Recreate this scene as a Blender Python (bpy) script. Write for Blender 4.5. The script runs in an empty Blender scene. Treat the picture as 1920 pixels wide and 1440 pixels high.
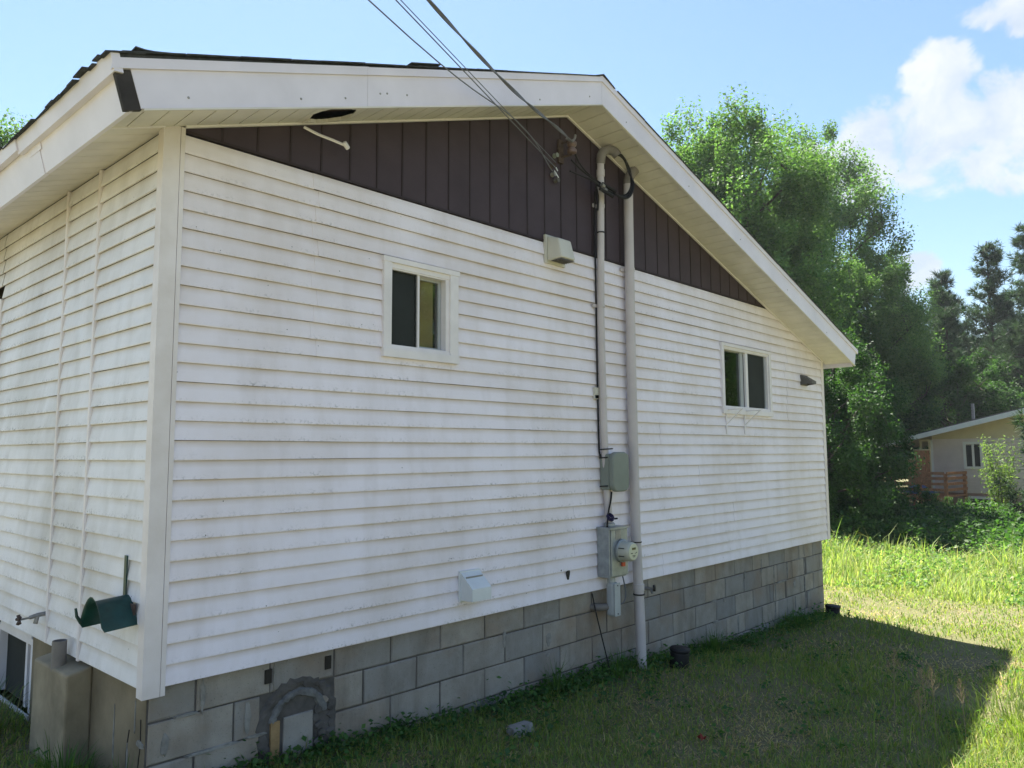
import bpy, math, random
import numpy as np
from mathutils import Matrix, Vector
random.seed(7)
rng = np.random.default_rng(7)
scn = bpy.context.scene
col = scn.collection
R = math.radians

# ------------------------------------------------------------------ camera
CAM = Vector((-1.43871, -3.90104, 1.15132))
CR = ((0.695538, 0.715742, -0.062779), (-0.718475, 0.692314, -0.067044), (-0.004523, 0.091737, 0.995773))  # columns: right, forward, up
cd = bpy.data.cameras.new('camera'); co = bpy.data.objects.new('camera', cd); col.objects.link(co)
cd.sensor_width = 36.0; cd.lens = 36.0 * 1388.82 / 1920.0; cd.clip_start = 0.05; cd.clip_end = 3000
co.matrix_world = Matrix(((CR[0][0], CR[0][2], -CR[0][1], CAM.x), (CR[1][0], CR[1][2], -CR[1][1], CAM.y), (CR[2][0], CR[2][2], -CR[2][1], CAM.z), (0, 0, 0, 1)))
scn.camera = co

# ------------------------------------------------------------------ sky, sun, exposure
SUN = Vector((0.87, 1.71, 3.45)).normalized()
ELEV = math.asin(SUN.z); AZ = math.atan2(SUN.x, SUN.y)
world = bpy.data.worlds.new('World'); scn.world = world; world.use_nodes = True
wn, wl = world.node_tree.nodes, world.node_tree.links
wn.clear()
def wnode(t, **k):
    n = wn.new(t)
    for a, b in k.items(): setattr(n, a, b)
    return n
wout = wnode('ShaderNodeOutputWorld'); wbg = wnode('ShaderNodeBackground'); wl.new(wbg.outputs[0], wout.inputs[0])
sky = wnode('ShaderNodeTexSky', sky_type='NISHITA'); sky.sun_disc = False
sky.sun_elevation = ELEV; sky.sun_rotation = AZ; sky.altitude = 300; sky.air_density = 1.4; sky.dust_density = 0.35; sky.ozone_density = 3.5
SKY_STRENGTH = 0.05
wbg.inputs['Strength'].default_value = SKY_STRENGTH
# scattered fair-weather cumulus: soft patches round the whole sky broken up by noise
tc = wnode('ShaderNodeTexCoord')
def wmath(op, a, b=None, clamp=False):
    n = wnode('ShaderNodeMath', operation=op); n.use_clamp = clamp
    for i, v in enumerate((a, b)):
        if v is None: continue
        if isinstance(v, (int, float)): n.inputs[i].default_value = v
        else: wl.new(v, n.inputs[i])
    return n.outputs[0]
def wnoise(scale, detail, rough, off, dist=0.0):
    mp = wnode('ShaderNodeMapping'); mp.inputs['Location'].default_value = off; wl.new(tc.outputs['Generated'], mp.inputs['Vector'])
    n = wnode('ShaderNodeTexNoise'); n.inputs['Scale'].default_value = scale; n.inputs['Detail'].default_value = detail
    n.inputs['Roughness'].default_value = rough; n.inputs['Distortion'].default_value = dist
    wl.new(mp.outputs[0], n.inputs['Vector']); return n.outputs['Fac']
warp = wnode('ShaderNodeTexNoise'); warp.inputs['Scale'].default_value = 9.0; warp.inputs['Detail'].default_value = 6; wl.new(tc.outputs['Generated'], warp.inputs['Vector'])
wsub = wnode('ShaderNodeVectorMath', operation='SUBTRACT'); wl.new(warp.outputs['Color'], wsub.inputs[0]); wsub.inputs[1].default_value = (0.5, 0.5, 0.5)
wsc = wnode('ShaderNodeVectorMath', operation='SCALE'); wl.new(wsub.outputs[0], wsc.inputs[0]); wsc.inputs['Scale'].default_value = 0.09
wdir = wnode('ShaderNodeVectorMath', operation='ADD'); wl.new(tc.outputs['Generated'], wdir.inputs[0]); wl.new(wsc.outputs[0], wdir.inputs[1])
def azel(az, el): return (math.sin(R(az)) * math.cos(R(el)), math.cos(R(az)) * math.cos(R(el)), math.sin(R(el)))
# (azimuth, elevation, half width, half height) in degrees
CLOUDS = [(76.0, 20.2, 6.5, 4.3), (72.2, 18.9, 3.6, 3.4), (77.0, 24.0, 3.2, 2.4), (82, 19.6, 6.0, 4.2), (90, 19, 6, 3.5), (74.5, 12.0, 3.4, 1.7), (68.0, 20.2, 1.8, 1.1), (82, 26.5, 3.5, 1.3), (95, 27, 5, 2), (120, 16, 10, 4), (150, 24, 9, 5), (195, 14, 12, 4), (228, 26, 10, 5), (265, 17, 9, 4), (305, 22, 8, 4), (105, 34, 8, 4)]
acc = None
for az, el, hw, hh in CLOUDS:
    d = azel(az, el); r_ = (math.cos(R(az)), -math.sin(R(az)), 0); u_ = Vector(d).cross(Vector(r_)) * -1
    dr = wnode('ShaderNodeVectorMath', operation='DOT_PRODUCT'); wl.new(wdir.outputs[0], dr.inputs[0]); dr.inputs[1].default_value = [v / math.sin(R(hw)) for v in r_]
    du = wnode('ShaderNodeVectorMath', operation='DOT_PRODUCT'); wl.new(wdir.outputs[0], du.inputs[0]); du.inputs[1].default_value = [v / math.sin(R(hh)) for v in u_]
    df = wnode('ShaderNodeVectorMath', operation='DOT_PRODUCT'); wl.new(wdir.outputs[0], df.inputs[0]); df.inputs[1].default_value = d
    q = wmath('ADD', wmath('MULTIPLY', dr.outputs['Value'], dr.outputs['Value']), wmath('MULTIPLY', du.outputs['Value'], du.outputs['Value']))
    m = wmath('MULTIPLY', wmath('SUBTRACT', 1.25, q, True), wmath('GREATER_THAN', df.outputs['Value'], 0.0))
    acc = m if acc is None else wmath('MAXIMUM', acc, m)
n1 = wnoise(14.0, 12, 0.62, (3.1, 1.7, 0.4), 0.35)
dens = wmath('SUBTRACT', wmath('MULTIPLY', acc, 1.0), wmath('MULTIPLY', wmath('SUBTRACT', n1, 0.33), 2.55))
mask = wnode('ShaderNodeMapRange', interpolation_type='SMOOTHSTEP'); mask.inputs['From Min'].default_value = 0.0; mask.inputs['From Max'].default_value = 0.5; wl.new(dens, mask.inputs['Value'])
n2 = wnoise(16.0, 6, 0.6, (7.0, 2.2, 5.0), 0.3)
crmp = wnode('ShaderNodeMix', data_type='RGBA'); wl.new(wmath('MULTIPLY', wmath('SUBTRACT', n2, 0.36), 3.0, True), crmp.inputs['Factor'])
crmp.inputs['A'].default_value = (3.8, 4.3, 4.9, 1); crmp.inputs['B'].default_value = (5.4, 5.5, 5.6, 1)
cmix = wnode('ShaderNodeMix', data_type='RGBA')
wl.new(wmath('MULTIPLY', mask.outputs['Result'], 0.88), cmix.inputs['Factor']); wl.new(sky.outputs['Color'], cmix.inputs['A']); wl.new(crmp.outputs['Result'], cmix.inputs['B'])
wl.new(cmix.outputs['Result'], wbg.inputs['Color'])
sd = bpy.data.lights.new('sun', 'SUN'); sd.energy = 5.0; sd.angle = R(0.53); sd.color = (1.0, 0.95, 0.86)
so = bpy.data.objects.new('sun', sd); col.objects.link(so); so.rotation_euler = (-SUN).to_track_quat('-Z', 'Y').to_euler(); so.location = (10, 20, 40)
vs = scn.view_settings; vs.view_transform = 'Standard'; vs.look = 'None'; vs.gamma = 1.0; vs.use_curve_mapping = False; vs.exposure = 1.93
scn.cycles.use_denoising = True; scn.cycles.max_bounces = 8; scn.cycles.transparent_max_bounces = 12; scn.cycles.sample_clamp_indirect = 6

# ------------------------------------------------------------------ materials
def newmat(name):
    m = bpy.data.materials.new(name); m.use_nodes = True; nt = m.node_tree
    return m, nt.nodes, nt.links, nt.nodes['Principled BSDF']
class NB:
    """tiny node builder for one material"""
    def __init__(s, name):
        s.m, s.n, s.l, s.b = newmat(name); s.g = s.n.new('ShaderNodeNewGeometry')
    def put(s, sock, v):
        if isinstance(v, (int, float)): sock.default_value = v
        elif isinstance(v, (tuple, list)): sock.default_value = tuple(v) + ((1,) if len(v) == 3 and len(sock.default_value) == 4 else ())
        else: s.l.new(v, sock)
    def pos(s, scale=(1, 1, 1), rot=(0, 0, 0)):
        mp = s.n.new('ShaderNodeMapping'); mp.inputs['Scale'].default_value = scale; mp.inputs['Rotation'].default_value = rot
        s.l.new(s.g.outputs['Position'], mp.inputs['Vector']); return mp.outputs[0]
    def noise(s, scale, detail=4, rough=0.55, vec=None, dist=0.0):
        t = s.n.new('ShaderNodeTexNoise'); t.inputs['Scale'].default_value = scale; t.inputs['Detail'].default_value = detail
        t.inputs['Roughness'].default_value = rough; t.inputs['Distortion'].default_value = dist
        s.l.new(vec if vec is not None else s.g.outputs['Position'], t.inputs['Vector']); return t.outputs['Fac']
    def math(s, op, a, b=0.0, clamp=False):
        t = s.n.new('ShaderNodeMath'); t.operation = op; t.use_clamp = clamp; s.put(t.inputs[0], a); s.put(t.inputs[1], b); return t.outputs[0]
    def ramp(s, v, lo, hi, a=0.0, b=1.0):
        t = s.n.new('ShaderNodeMapRange'); t.inputs['From Min'].default_value = lo; t.inputs['From Max'].default_value = hi
        t.inputs['To Min'].default_value = a; t.inputs['To Max'].default_value = b; s.put(t.inputs['Value'], v); return t.outputs['Result']
    def mix(s, f, a, b, mode='MIX'):
        t = s.n.new('ShaderNodeMix'); t.data_type = 'RGBA'; t.blend_type = mode; s.put(t.inputs['Factor'], f); s.put(t.inputs['A'], a); s.put(t.inputs['B'], b); return t.outputs['Result']
    def bump(s, h, strength=0.3, dist=0.01):
        t = s.n.new('ShaderNodeBump'); t.inputs['Strength'].default_value = strength; t.inputs['Distance'].default_value = dist
        s.put(t.inputs['Height'], h); s.l.new(t.outputs[0], s.b.inputs['Normal'])
    def sep(s):
        t = s.n.new('ShaderNodeSeparateXYZ'); s.l.new(s.g.outputs['Position'], t.inputs[0]); return t.outputs
    def rnd(s):
        t = s.n.new('ShaderNodeObjectInfo'); return t.outputs['Random']
    def out(s, c, rough=0.6, spec=0.3, metal=0.0):
        s.put(s.b.inputs['Base Color'], c); s.put(s.b.inputs['Roughness'], rough); s.b.inputs['Specular IOR Level'].default_value = spec; s.b.inputs['Metallic'].default_value = metal
        return s.m
def simple(name, c, rough=0.6, spec=0.3, var=0.15, scale=6.0, bump=0.0, bscale=60.0, metal=0.0, c2=None):
    k = NB(name); c2 = c2 or tuple(v * (1 - var * 2) for v in c)
    f = k.ramp(k.noise(scale, 5, 0.6), 0.35, 0.7)
    if bump: k.bump(k.noise(bscale, 4), bump, 0.004)
    return k.out(k.mix(f, c, c2), rough, spec, metal)
C = 0.1016
def siding_mat(name, base, grime, mild=1.0):
    k = NB(name); x, y, z = k.sep()
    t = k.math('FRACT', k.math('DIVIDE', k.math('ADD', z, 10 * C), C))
    low = k.ramp(t, 0.02, 0.36, 1.0, 0.0)
    patches = k.ramp(k.noise(1.6, 3, 0.6, k.pos((0.9, 0.9, 2.6))), 0.40, 0.60)
    specks = k.ramp(k.noise(62, 5, 0.75, k.pos((0.75, 0.75, 1.0))), 0.53, 0.62)
    patches = k.math('MULTIPLY', patches, k.ramp(k.noise(0.7, 4, 0.6), 0.36, 0.6, 0.05, 1.15)); mil = k.math('MULTIPLY', k.math('MULTIPLY', specks, low), patches)
    big = k.ramp(k.noise(1.1, 5, 0.62), 0.42, 0.78)
    streak = k.ramp(k.noise(3.2, 4, 0.6, k.pos((2.0, 2.0, 0.35))), 0.48, 0.8)
    lap_dust_shade = k.math('MULTIPLY', k.ramp(t, 0.60, 0.98, 0.0, 1.0), k.ramp(k.noise(2.3, 3, 0.6), 0.25, 0.6))  # dust plus the lap's shade, painted tan along the top of each course
    c = k.mix(k.math('MULTIPLY', big, 0.75), base, grime)
    c = k.mix(k.math('MULTIPLY', streak, 0.28), c, tuple(v * 0.74 for v in grime))
    c = k.mix(k.math('MULTIPLY', lap_dust_shade, 0.48), c, (0.44, 0.345, 0.265))
    c = k.mix(k.math('MULTIPLY', mil, 0.62 * mild), c, (0.07, 0.075, 0.07))
    fly = k.n.new('ShaderNodeTexVoronoi'); fly.inputs['Scale'].default_value = 9.0; k.l.new(k.g.outputs['Position'], fly.inputs['Vector'])
    c = k.mix(k.math('LESS_THAN', fly.outputs['Distance'], 0.028), c, (0.05, 0.05, 0.05))
    k.bump(k.noise(30, 5, 0.65, k.pos((0.3, 0.3, 2.6))), 0.16, 0.004)
    return k.out(c, k.ramp(k.noise(8, 3), 0.3, 0.7, 0.42, 0.62), 0.35)
M = {}
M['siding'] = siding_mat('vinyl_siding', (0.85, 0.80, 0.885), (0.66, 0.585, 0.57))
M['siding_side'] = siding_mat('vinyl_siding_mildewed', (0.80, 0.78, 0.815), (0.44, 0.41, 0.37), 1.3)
M['trim'] = simple('white_trim', (0.80, 0.76, 0.79), 0.5, 0.35, 0.07, 4.0, 0.05, 40)
M['post'] = simple('corner_post_vinyl', (0.79, 0.74, 0.77), 0.5, 0.35, 0.09, 3.0, 0.1, 50, c2=(0.64, 0.58, 0.57))
M['fascia'] = simple('fascia_aluminium', (0.77, 0.73, 0.83), 0.45, 0.4, 0.06, 2.5, 0.35, 3.5)
M['soffit'] = simple('soffit_vinyl', (0.74, 0.70, 0.67), 0.6, 0.3, 0.10, 3.0, 0.05, 30)
M['brown'] = simple('brown_gable_board', (0.062, 0.044, 0.055), 0.62, 0.25, 0.12, 4.0, 0.12, 40)
M['brownrib'] = simple('brown_joint', (0.035, 0.024, 0.026), 0.6, 0.25, 0.1, 5.0)
M['darkwood'] = simple('bare_dark_board', (0.06, 0.055, 0.055), 0.8, 0.1, 0.2, 9.0, 0.2, 60)
M['attic'] = simple('attic_wood', (0.05, 0.045, 0.04), 0.9, 0.1, 0.2, 12.0)
M['shingle'] = simple('asphalt_shingle', (0.07, 0.075, 0.08), 0.95, 0.1, 0.25, 30.0, 0.5, 160)
def block_mat():
    k = NB('concrete_block'); r = k.rnd()
    f = k.ramp(k.noise(5.5, 6, 0.65), 0.32, 0.7)
    base = k.mix(r, (0.39, 0.355, 0.315), (0.25, 0.25, 0.255))
    c = k.mix(k.math('MULTIPLY', f, 0.65), base, (0.21, 0.19, 0.17))
    tan = k.ramp(k.noise(1.5, 4, 0.6), 0.5, 0.75); c = k.mix(k.math('MULTIPLY', tan, 0.9), c, (0.25, 0.18, 0.125)); drip = k.ramp(k.noise(3.0, 5, 0.65, k.pos((1.6, 1.6, 0.35))), 0.5, 0.72); c = k.mix(k.math('MULTIPLY', drip, 0.5), c, (0.14, 0.12, 0.10))
    eff = k.ramp(k.noise(4.0, 6, 0.75, k.pos((1.0, 1, 0.6)), 1.2), 0.60, 0.72); c = k.mix(k.math('MULTIPLY', eff, 0.6), c, (0.34, 0.33, 0.31))
    pits = k.ramp(k.noise(120, 3, 0.6), 0.62, 0.72); c = k.mix(k.math('MULTIPLY', pits, 0.5), c, (0.05, 0.045, 0.04))
    k.bump(k.math('ADD', k.noise(90, 5, 0.7), k.math('MULTIPLY', k.noise(14, 4), 1.5)), 0.45, 0.006)
    return k.out(c, 0.92, 0.15)
M['block'] = block_mat()
M['mortar'] = simple('mortar', (0.13, 0.12, 0.115), 0.95, 0.1, 0.25, 9.0, 0.6, 70)
M['pale_mortar'] = simple('pale_mortar', (0.30, 0.29, 0.275), 0.95, 0.1, 0.2, 20.0, 0.6, 60)
M['blockgrey'] = simple('rough_grey_mortar', (0.20, 0.20, 0.20), 0.95, 0.1, 0.25, 18.0, 0.7, 60)
M['parge'] = simple('parged_concrete', (0.26, 0.215, 0.15), 0.92, 0.12, 0.22, 2.6, 0.45, 45)
M['concrete'] = simple('poured_concrete', (0.33, 0.28, 0.20), 0.92, 0.12, 0.2, 4.0, 0.4, 60)
M['board'] = simple('tan_board', (0.36, 0.24, 0.12), 0.8, 0.15, 0.18, 16.0, 0.3, 50)
M['pvc'] = simple('grey_pvc', (0.56, 0.51, 0.52), 0.5, 0.35, 0.09, 3.0, 0.05, 20)
M['pvc_dark'] = simple('weathered_grey_pvc', (0.22, 0.20, 0.19), 0.6, 0.3, 0.15, 8.0)
M['galv'] = simple('galvanised_steel', (0.36, 0.385, 0.40), 0.45, 0.5, 0.16, 14.0, 0.06, 30, 0.45)
M['greybox'] = simple('grey_green_plastic', (0.225, 0.25, 0.225), 0.6, 0.3, 0.06, 5.0)
M['greyenamel'] = simple('grey_enamel', (0.42, 0.44, 0.46), 0.5, 0.4, 0.06, 6.0)
M['black'] = simple('black_rubber', (0.014, 0.014, 0.017), 0.55, 0.3, 0.1, 8.0)
M['wire'] = simple('aluminium_wire', (0.15, 0.155, 0.18), 0.55, 0.4, 0.12, 20.0)
M['purple'] = simple('blue_black_tape', (0.02, 0.014, 0.07), 0.5, 0.3, 0.1, 8.0)
M['steel'] = simple('dull_steel', (0.33, 0.32, 0.31), 0.5, 0.5, 0.2, 18.0, 0.1, 60, 0.4)
M['rust'] = simple('rusty_iron', (0.11, 0.08, 0.07), 0.8, 0.2, 0.25, 24.0, 0.2, 80)
M['porcelain'] = simple('brown_glazed_porcelain', (0.17, 0.115, 0.10), 0.35, 0.5, 0.1, 9.0)
M['bronze'] = simple('grey_brown_plastic', (0.12, 0.115, 0.11), 0.6, 0.3, 0.1, 7.0)
M['ventwhite'] = simple('cream_plastic', (0.60, 0.58, 0.52), 0.5, 0.35, 0.06, 6.0)
M['ventmetal'] = simple('white_enamel_sheet', (0.68, 0.71, 0.74), 0.4, 0.4, 0.05, 6.0)
M['green'] = simple('dark_green_paint', (0.008, 0.055, 0.05), 0.42, 0.45, 0.2, 22.0, 0.1, 60)
M['meterface'] = simple('meter_face', (0.58, 0.58, 0.45), 0.45, 0.4, 0.04, 9.0)
M['meterglass'] = simple('meter_cover', (0.46, 0.46, 0.40), 0.18, 0.5, 0.04, 9.0)
M['lcd'] = simple('lcd', (0.10, 0.10, 0.05), 0.25, 0.5, 0.05, 9.0)
M['ink'] = simple('printed_ink', (0.03, 0.03, 0.03), 0.6, 0.2, 0.05, 9.0)
M['red'] = simple('orange_red_tag', (0.60, 0.10, 0.05), 0.5, 0.3, 0.05, 9.0)
M['redleaf'] = simple('red_leaf', (0.30, 0.04, 0.03), 0.6, 0.2, 0.2, 30.0)
M['blind'] = simple('tan_blind', (0.46, 0.36, 0.19), 0.8, 0.1, 0.12, 5.0)
M['curtain'] = simple('dark_curtain', (0.03, 0.02, 0.022), 0.9, 0.1, 0.1, 5.0)
M['room'] = simple('dark_room', (0.045, 0.042, 0.04), 0.9, 0.1, 0.1, 5.0)
M['alusash'] = simple('grey_aluminium_sash', (0.40, 0.42, 0.44), 0.45, 0.5, 0.06, 6.0)
M['screen'] = simple('insect_screen', (0.034, 0.039, 0.038), 0.7, 0.12, 0.15, 3.0)
M['wood'] = simple('weathered_deck_wood', (0.46, 0.23, 0.125), 0.8, 0.15, 0.22, 10.0, 0.2, 40)
M['polewood'] = simple('pole_wood', (0.14, 0.11, 0.085), 0.9, 0.1, 0.2, 9.0, 0.3, 40)
M['nbwall'] = simple('beige_siding', (0.70, 0.62, 0.585), 0.6, 0.3, 0.06, 2.0)
M['nbwhite'] = simple('neighbour_white', (0.74, 0.74, 0.72), 0.5, 0.3, 0.04, 3.0)
M['nbcream'] = simple('cream_soffit', (0.62, 0.55, 0.36), 0.6, 0.3, 0.05, 3.0)
M['nbpink'] = simple('pink_brick', (0.40, 0.27, 0.24), 0.8, 0.2, 0.1, 9.0)
M['blue'] = simple('blue_tarp', (0.10, 0.15, 0.30), 0.5, 0.3, 0.1, 6.0)
def glass_mat(name, tint=(0.93, 0.96, 0.95)):
    m, n, l, b = newmat(name); n.remove(b); o = n['Material Output']
    tr = n.new('ShaderNodeBsdfTransparent'); tr.inputs[0].default_value = tint + (1,)
    gl = n.new('ShaderNodeBsdfGlossy'); gl.inputs['Roughness'].default_value = 0.015
    lw0 = n.new('ShaderNodeLayerWeight'); lw0.inputs['Blend'].default_value = 0.5
    pw = n.new('ShaderNodeMath'); pw.operation = 'POWER'; l.new(lw0.outputs['Facing'], pw.inputs[0]); pw.inputs[1].default_value = 4.0
    lw = n.new('ShaderNodeMapRange'); lw.inputs['To Min'].default_value = 0.09; lw.inputs['To Max'].default_value = 1.0; l.new(pw.outputs[0], lw.inputs['Value'])
    mx = n.new('ShaderNodeMixShader'); l.new(lw.outputs[0], mx.inputs[0]); l.new(tr.outputs[0], mx.inputs[1]); l.new(gl.outputs[0], mx.inputs[2]); l.new(mx.outputs[0], o.inputs[0])
    return m
M['glass'] = glass_mat('window_glass')
def leaf_mat(name, trans=0.42, rough=0.55, tint=(1.0, 1.12, 0.45)):
    m, n, l, b = newmat(name); o = n['Material Output']
    at = n.new('ShaderNodeAttribute'); at.attribute_name = 'Col'
    b.inputs['Roughness'].default_value = rough; b.inputs['Specular IOR Level'].default_value = 0.25; l.new(at.outputs['Color'], b.inputs['Base Color'])
    mu = n.new('ShaderNodeMix'); mu.data_type = 'RGBA'; mu.blend_type = 'MULTIPLY'; mu.inputs['Factor'].default_value = 1; l.new(at.outputs['Color'], mu.inputs['A']); mu.inputs['B'].default_value = tuple(2 * v for v in tint) + (1,)
    tr = n.new('ShaderNodeBsdfTranslucent'); l.new(mu.outputs['Result'], tr.inputs[0])
    mx = n.new('ShaderNodeMixShader'); mx.inputs[0].default_value = trans; l.new(b.outputs[0], mx.inputs[1]); l.new(tr.outputs[0], mx.inputs[2]); l.new(mx.outputs[0], o.inputs[0])
    return m
M['leaf'] = leaf_mat('leaf', 0.36, 0.6, (0.85, 1.05, 0.42)); M['grass'] = leaf_mat('grass_blade', 0.32, 0.6); M['needle'] = leaf_mat('pine_needle', 0.2, 0.6, (0.9, 1.0, 0.6))
M['bark'] = simple('bark', (0.10, 0.085, 0.07), 0.95, 0.1, 0.25, 12.0, 0.6, 40)
M['pinebark'] = simple('pine_bark', (0.075, 0.06, 0.055), 0.95, 0.1, 0.25, 12.0, 0.6, 30)
def ground_mat():
    k = NB('lawn_soil'); f = k.ramp(k.noise(2.2, 6, 0.65), 0.35, 0.68); g = k.ramp(k.noise(0.5, 4), 0.4, 0.65)
    c = k.mix(f, (0.15, 0.15, 0.075), (0.21, 0.18, 0.115)); c = k.mix(k.math('MULTIPLY', g, 0.4), c, (0.14, 0.15, 0.05))
    c = k.mix(k.ramp(k.noise(40, 4, 0.7), 0.5, 0.75), c, (0.07, 0.06, 0.035))
    k.bump(k.noise(25, 5, 0.7), 0.8, 0.03); return k.out(c, 0.95, 0.1)
M['ground'] = ground_mat()

# ------------------------------------------------------------------ object helpers
WM = {}
def tag(o, label=None, cat=None, group=None, kind=None):
    for a, b in (('label', label), ('category', cat), ('group', group), ('kind', kind)):
        if b: o[a] = b
    return o
def thing(name, loc, label, cat, group=None):
    o = bpy.data.objects.new(name, None); o.empty_display_size = 0.1; col.objects.link(o); o.location = loc
    WM[o] = Matrix.Translation(loc); return tag(o, label, cat, group)
def link(name, me, mat, parent=None, origin=None, world=None):
    if mat is not None and len(me.materials) == 0: me.materials.append(mat)
    o = bpy.data.objects.new(name, me); col.objects.link(o)
    w = world if world is not None else Matrix.Translation(origin or (0, 0, 0))
    WM[o] = w
    if parent is not None:
        o.parent = parent; o.matrix_parent_inverse = WM[parent].inverted()
    o.matrix_basis = w
    return o
ROT = Matrix.Rotation(R(2.5), 4, 'Z')      # the side wall stands 2.5 degrees out of square
def mesh(name, V, F, mat, parent=None, xf=None, smooth=False, keep=False):
    """V in world coordinates (or in the frame xf); origin goes to the base centre"""
    V = np.asarray(V, float)
    if xf is not None:
        A = np.array(xf); V = V @ A[:3, :3].T + A[:3, 3]
    lo, hi = V.min(0), V.max(0); o = ((lo[0] + hi[0]) / 2, (lo[1] + hi[1]) / 2, lo[2])
    if keep: o = (0, 0, 0)
    me = bpy.data.meshes.new(name); me.from_pydata((V - np.array(o)).tolist(), [], [tuple(f) for f in F]); me.update()
    if smooth: me.polygons.foreach_set('use_smooth', [True] * len(me.polygons))
    return link(name, me, mat, parent, o)
class G:
    """geometry collector"""
    def __init__(s): s.V = []; s.F = []
    def add(s, V, F):
        n = len(s.V); s.V += [tuple(v) for v in V]; s.F += [tuple(i + n for i in f) for f in F]; return s
    def box(s, a, b, xf=None):
        (x0, y0, z0), (x1, y1, z1) = a, b
        V = [(x0, y0, z0), (x1, y0, z0), (x1, y1, z0), (x0, y1, z0), (x0, y0, z1), (x1, y0, z1), (x1, y1, z1), (x0, y1, z1)]
        if xf is not None: V = [tuple(xf @ Vector(v)) for v in V]
        return s.add(V, [(3, 2, 1, 0), (4, 5, 6, 7), (0, 1, 5, 4), (1, 2, 6, 5), (2, 3, 7, 6), (3, 0, 4, 7)])
    def prism(s, poly, axis, a, b):
        """poly of 2-D points in the two other axes, extruded along axis from a to b"""
        n = len(poly)
        def p3(u, v, w):
            return {0: (w, u, v), 1: (u, w, v), 2: (u, v, w)}[axis]
        V = [p3(u, v, a) for u, v in poly] + [p3(u, v, b) for u, v in poly]
        F = [tuple(range(n))[::-1], tuple(range(n, 2 * n))] + [(i, (i + 1) % n, n + (i + 1) % n, n + i) for i in range(n)]
        return s.add(V, F)
    def tube(s, pts, r, n=10, cap=True):
        pts = [Vector(p) for p in pts]; rs = r if isinstance(r, (list, tuple)) else [r] * len(pts); V = []; F = []
        prev = None
        for i, p in enumerate(pts):
            t = (pts[min(i + 1, len(pts) - 1)] - pts[max(i - 1, 0)]).normalized()
            if prev is None: u = t.orthogonal().normalized()
            else: u = (prev - t * prev.dot(t)); u = u.normalized() if u.length > 1e-6 else t.orthogonal().normalized()
            prev = u; w = t.cross(u)
            for k in range(n):
                a = 2 * math.pi * k / n; V.append(tuple(p + (u * math.cos(a) + w * math.sin(a)) * rs[i]))
        for i in range(len(pts) - 1):
            for k in range(n):
                a, b = i * n + k, i * n + (k + 1) % n; F.append((a, b, b + n, a + n))
        if cap: F += [tuple(range(n))[::-1], tuple(range((len(pts) - 1) * n, len(pts) * n))]
        return s.add(V, F)
    def lathe(s, prof, c, axis, n=20):
        """prof: (radius, height) pairs round a unit axis through c"""
        ax = Vector(axis).normalized(); u = ax.orthogonal().normalized(); w = ax.cross(u); c = Vector(c); V = []; F = []
        for r, h in prof:
            for k in range(n):
                a = 2 * math.pi * k / n; V.append(tuple(c + ax * h + (u * math.cos(a) + w * math.sin(a)) * r))
        for i in range(len(prof) - 1):
            for k in range(n):
                a, b = i * n + k, i * n + (k + 1) % n; F.append((a, b, b + n, a + n))
        F += [tuple(range(n))[::-1], tuple(range((len(prof) - 1) * n, len(prof) * n))]
        return s.add(V, F)
    def make(s, name, mat, parent=None, xf=None, smooth=False):
        return mesh(name, s.V, s.F, mat, parent, xf, smooth)
def smooth_angle(o, deg=40):
    me = o.data; me.polygons.foreach_set('use_smooth', [True] * len(me.polygons))
    try: me.set_sharp_from_angle(angle=R(deg))
    except Exception: pass
    return o
def curve_pts(ctrl, n=24):
    """Catmull-Rom through control points"""
    P = [Vector(p) for p in ctrl]; P = [P[0] * 2 - P[1]] + P + [P[-1] * 2 - P[-2]]; out = []
    seg = len(P) - 3; k = max(2, n // seg)
    for i in range(seg):
        a, b, c, d = P[i:i + 4]
        for j in range(k):
            t = j / k; out.append(0.5 * ((2 * b) + (c - a) * t + (2 * a - 5 * b + 4 * c - d) * t * t + (3 * b - a - 3 * c + d) * t ** 3))
    out.append(P[-2]); return out
def big_mesh(name, V, loops, starts, totals, cols, mat):
    """fast mesh of many faces, colours per vertex"""
    me = bpy.data.meshes.new(name)
    me.vertices.add(len(V)); me.vertices.foreach_set('co', np.ascontiguousarray(V, np.float32).ravel())
    me.loops.add(len(loops)); me.loops.foreach_set('vertex_index', np.ascontiguousarray(loops, np.int32))
    me.polygons.add(len(starts)); me.polygons.foreach_set('loop_start', np.ascontiguousarray(starts, np.int32)); me.polygons.foreach_set('loop_total', np.ascontiguousarray(totals, np.int32))
    at = me.color_attributes.new('Col', 'FLOAT_COLOR', 'POINT'); at.data.foreach_set('color', np.ascontiguousarray(np.c_[cols, np.ones(len(cols))], np.float32).ravel())
    me.update(calc_edges=True); me.materials.append(mat); return me

# ------------------------------------------------------------------ ground
GX = [-600, -20, 0, 2, 3.5, 4.5, 6, 7, 8.5, 12, 18, 30, 60, 600]
GZ = [-0.4, -0.45, -0.58, -0.65, -0.69, -0.75, -0.84, -0.89, -0.96, -1.15, -1.35, -1.6, -1.7, -1.8]
def gnd(x, y):
    x = np.asarray(x, float); y = np.asarray(y, float)
    return np.interp(x, GX, GZ) + 0.02 * np.sin(x * 1.9 + y * 1.3) + 0.015 * np.sin(x * 0.7 - y * 2.3 + 1)
xs = np.unique(np.concatenate([[-600, -300, -120, -60, -30], np.arange(-16, 24, 0.3), np.arange(24, 60, 2.0), [80, 120, 200, 350, 600]]))
ys = np.unique(np.concatenate([[-600, -300, -120, -60, -30], np.arange(-14, 14, 0.3), np.arange(14, 50, 2.0), [80, 120, 200, 350, 600]]))
XX, YY = np.meshgrid(xs, ys); ZZ = gnd(XX, YY); nx = len(xs)
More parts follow.
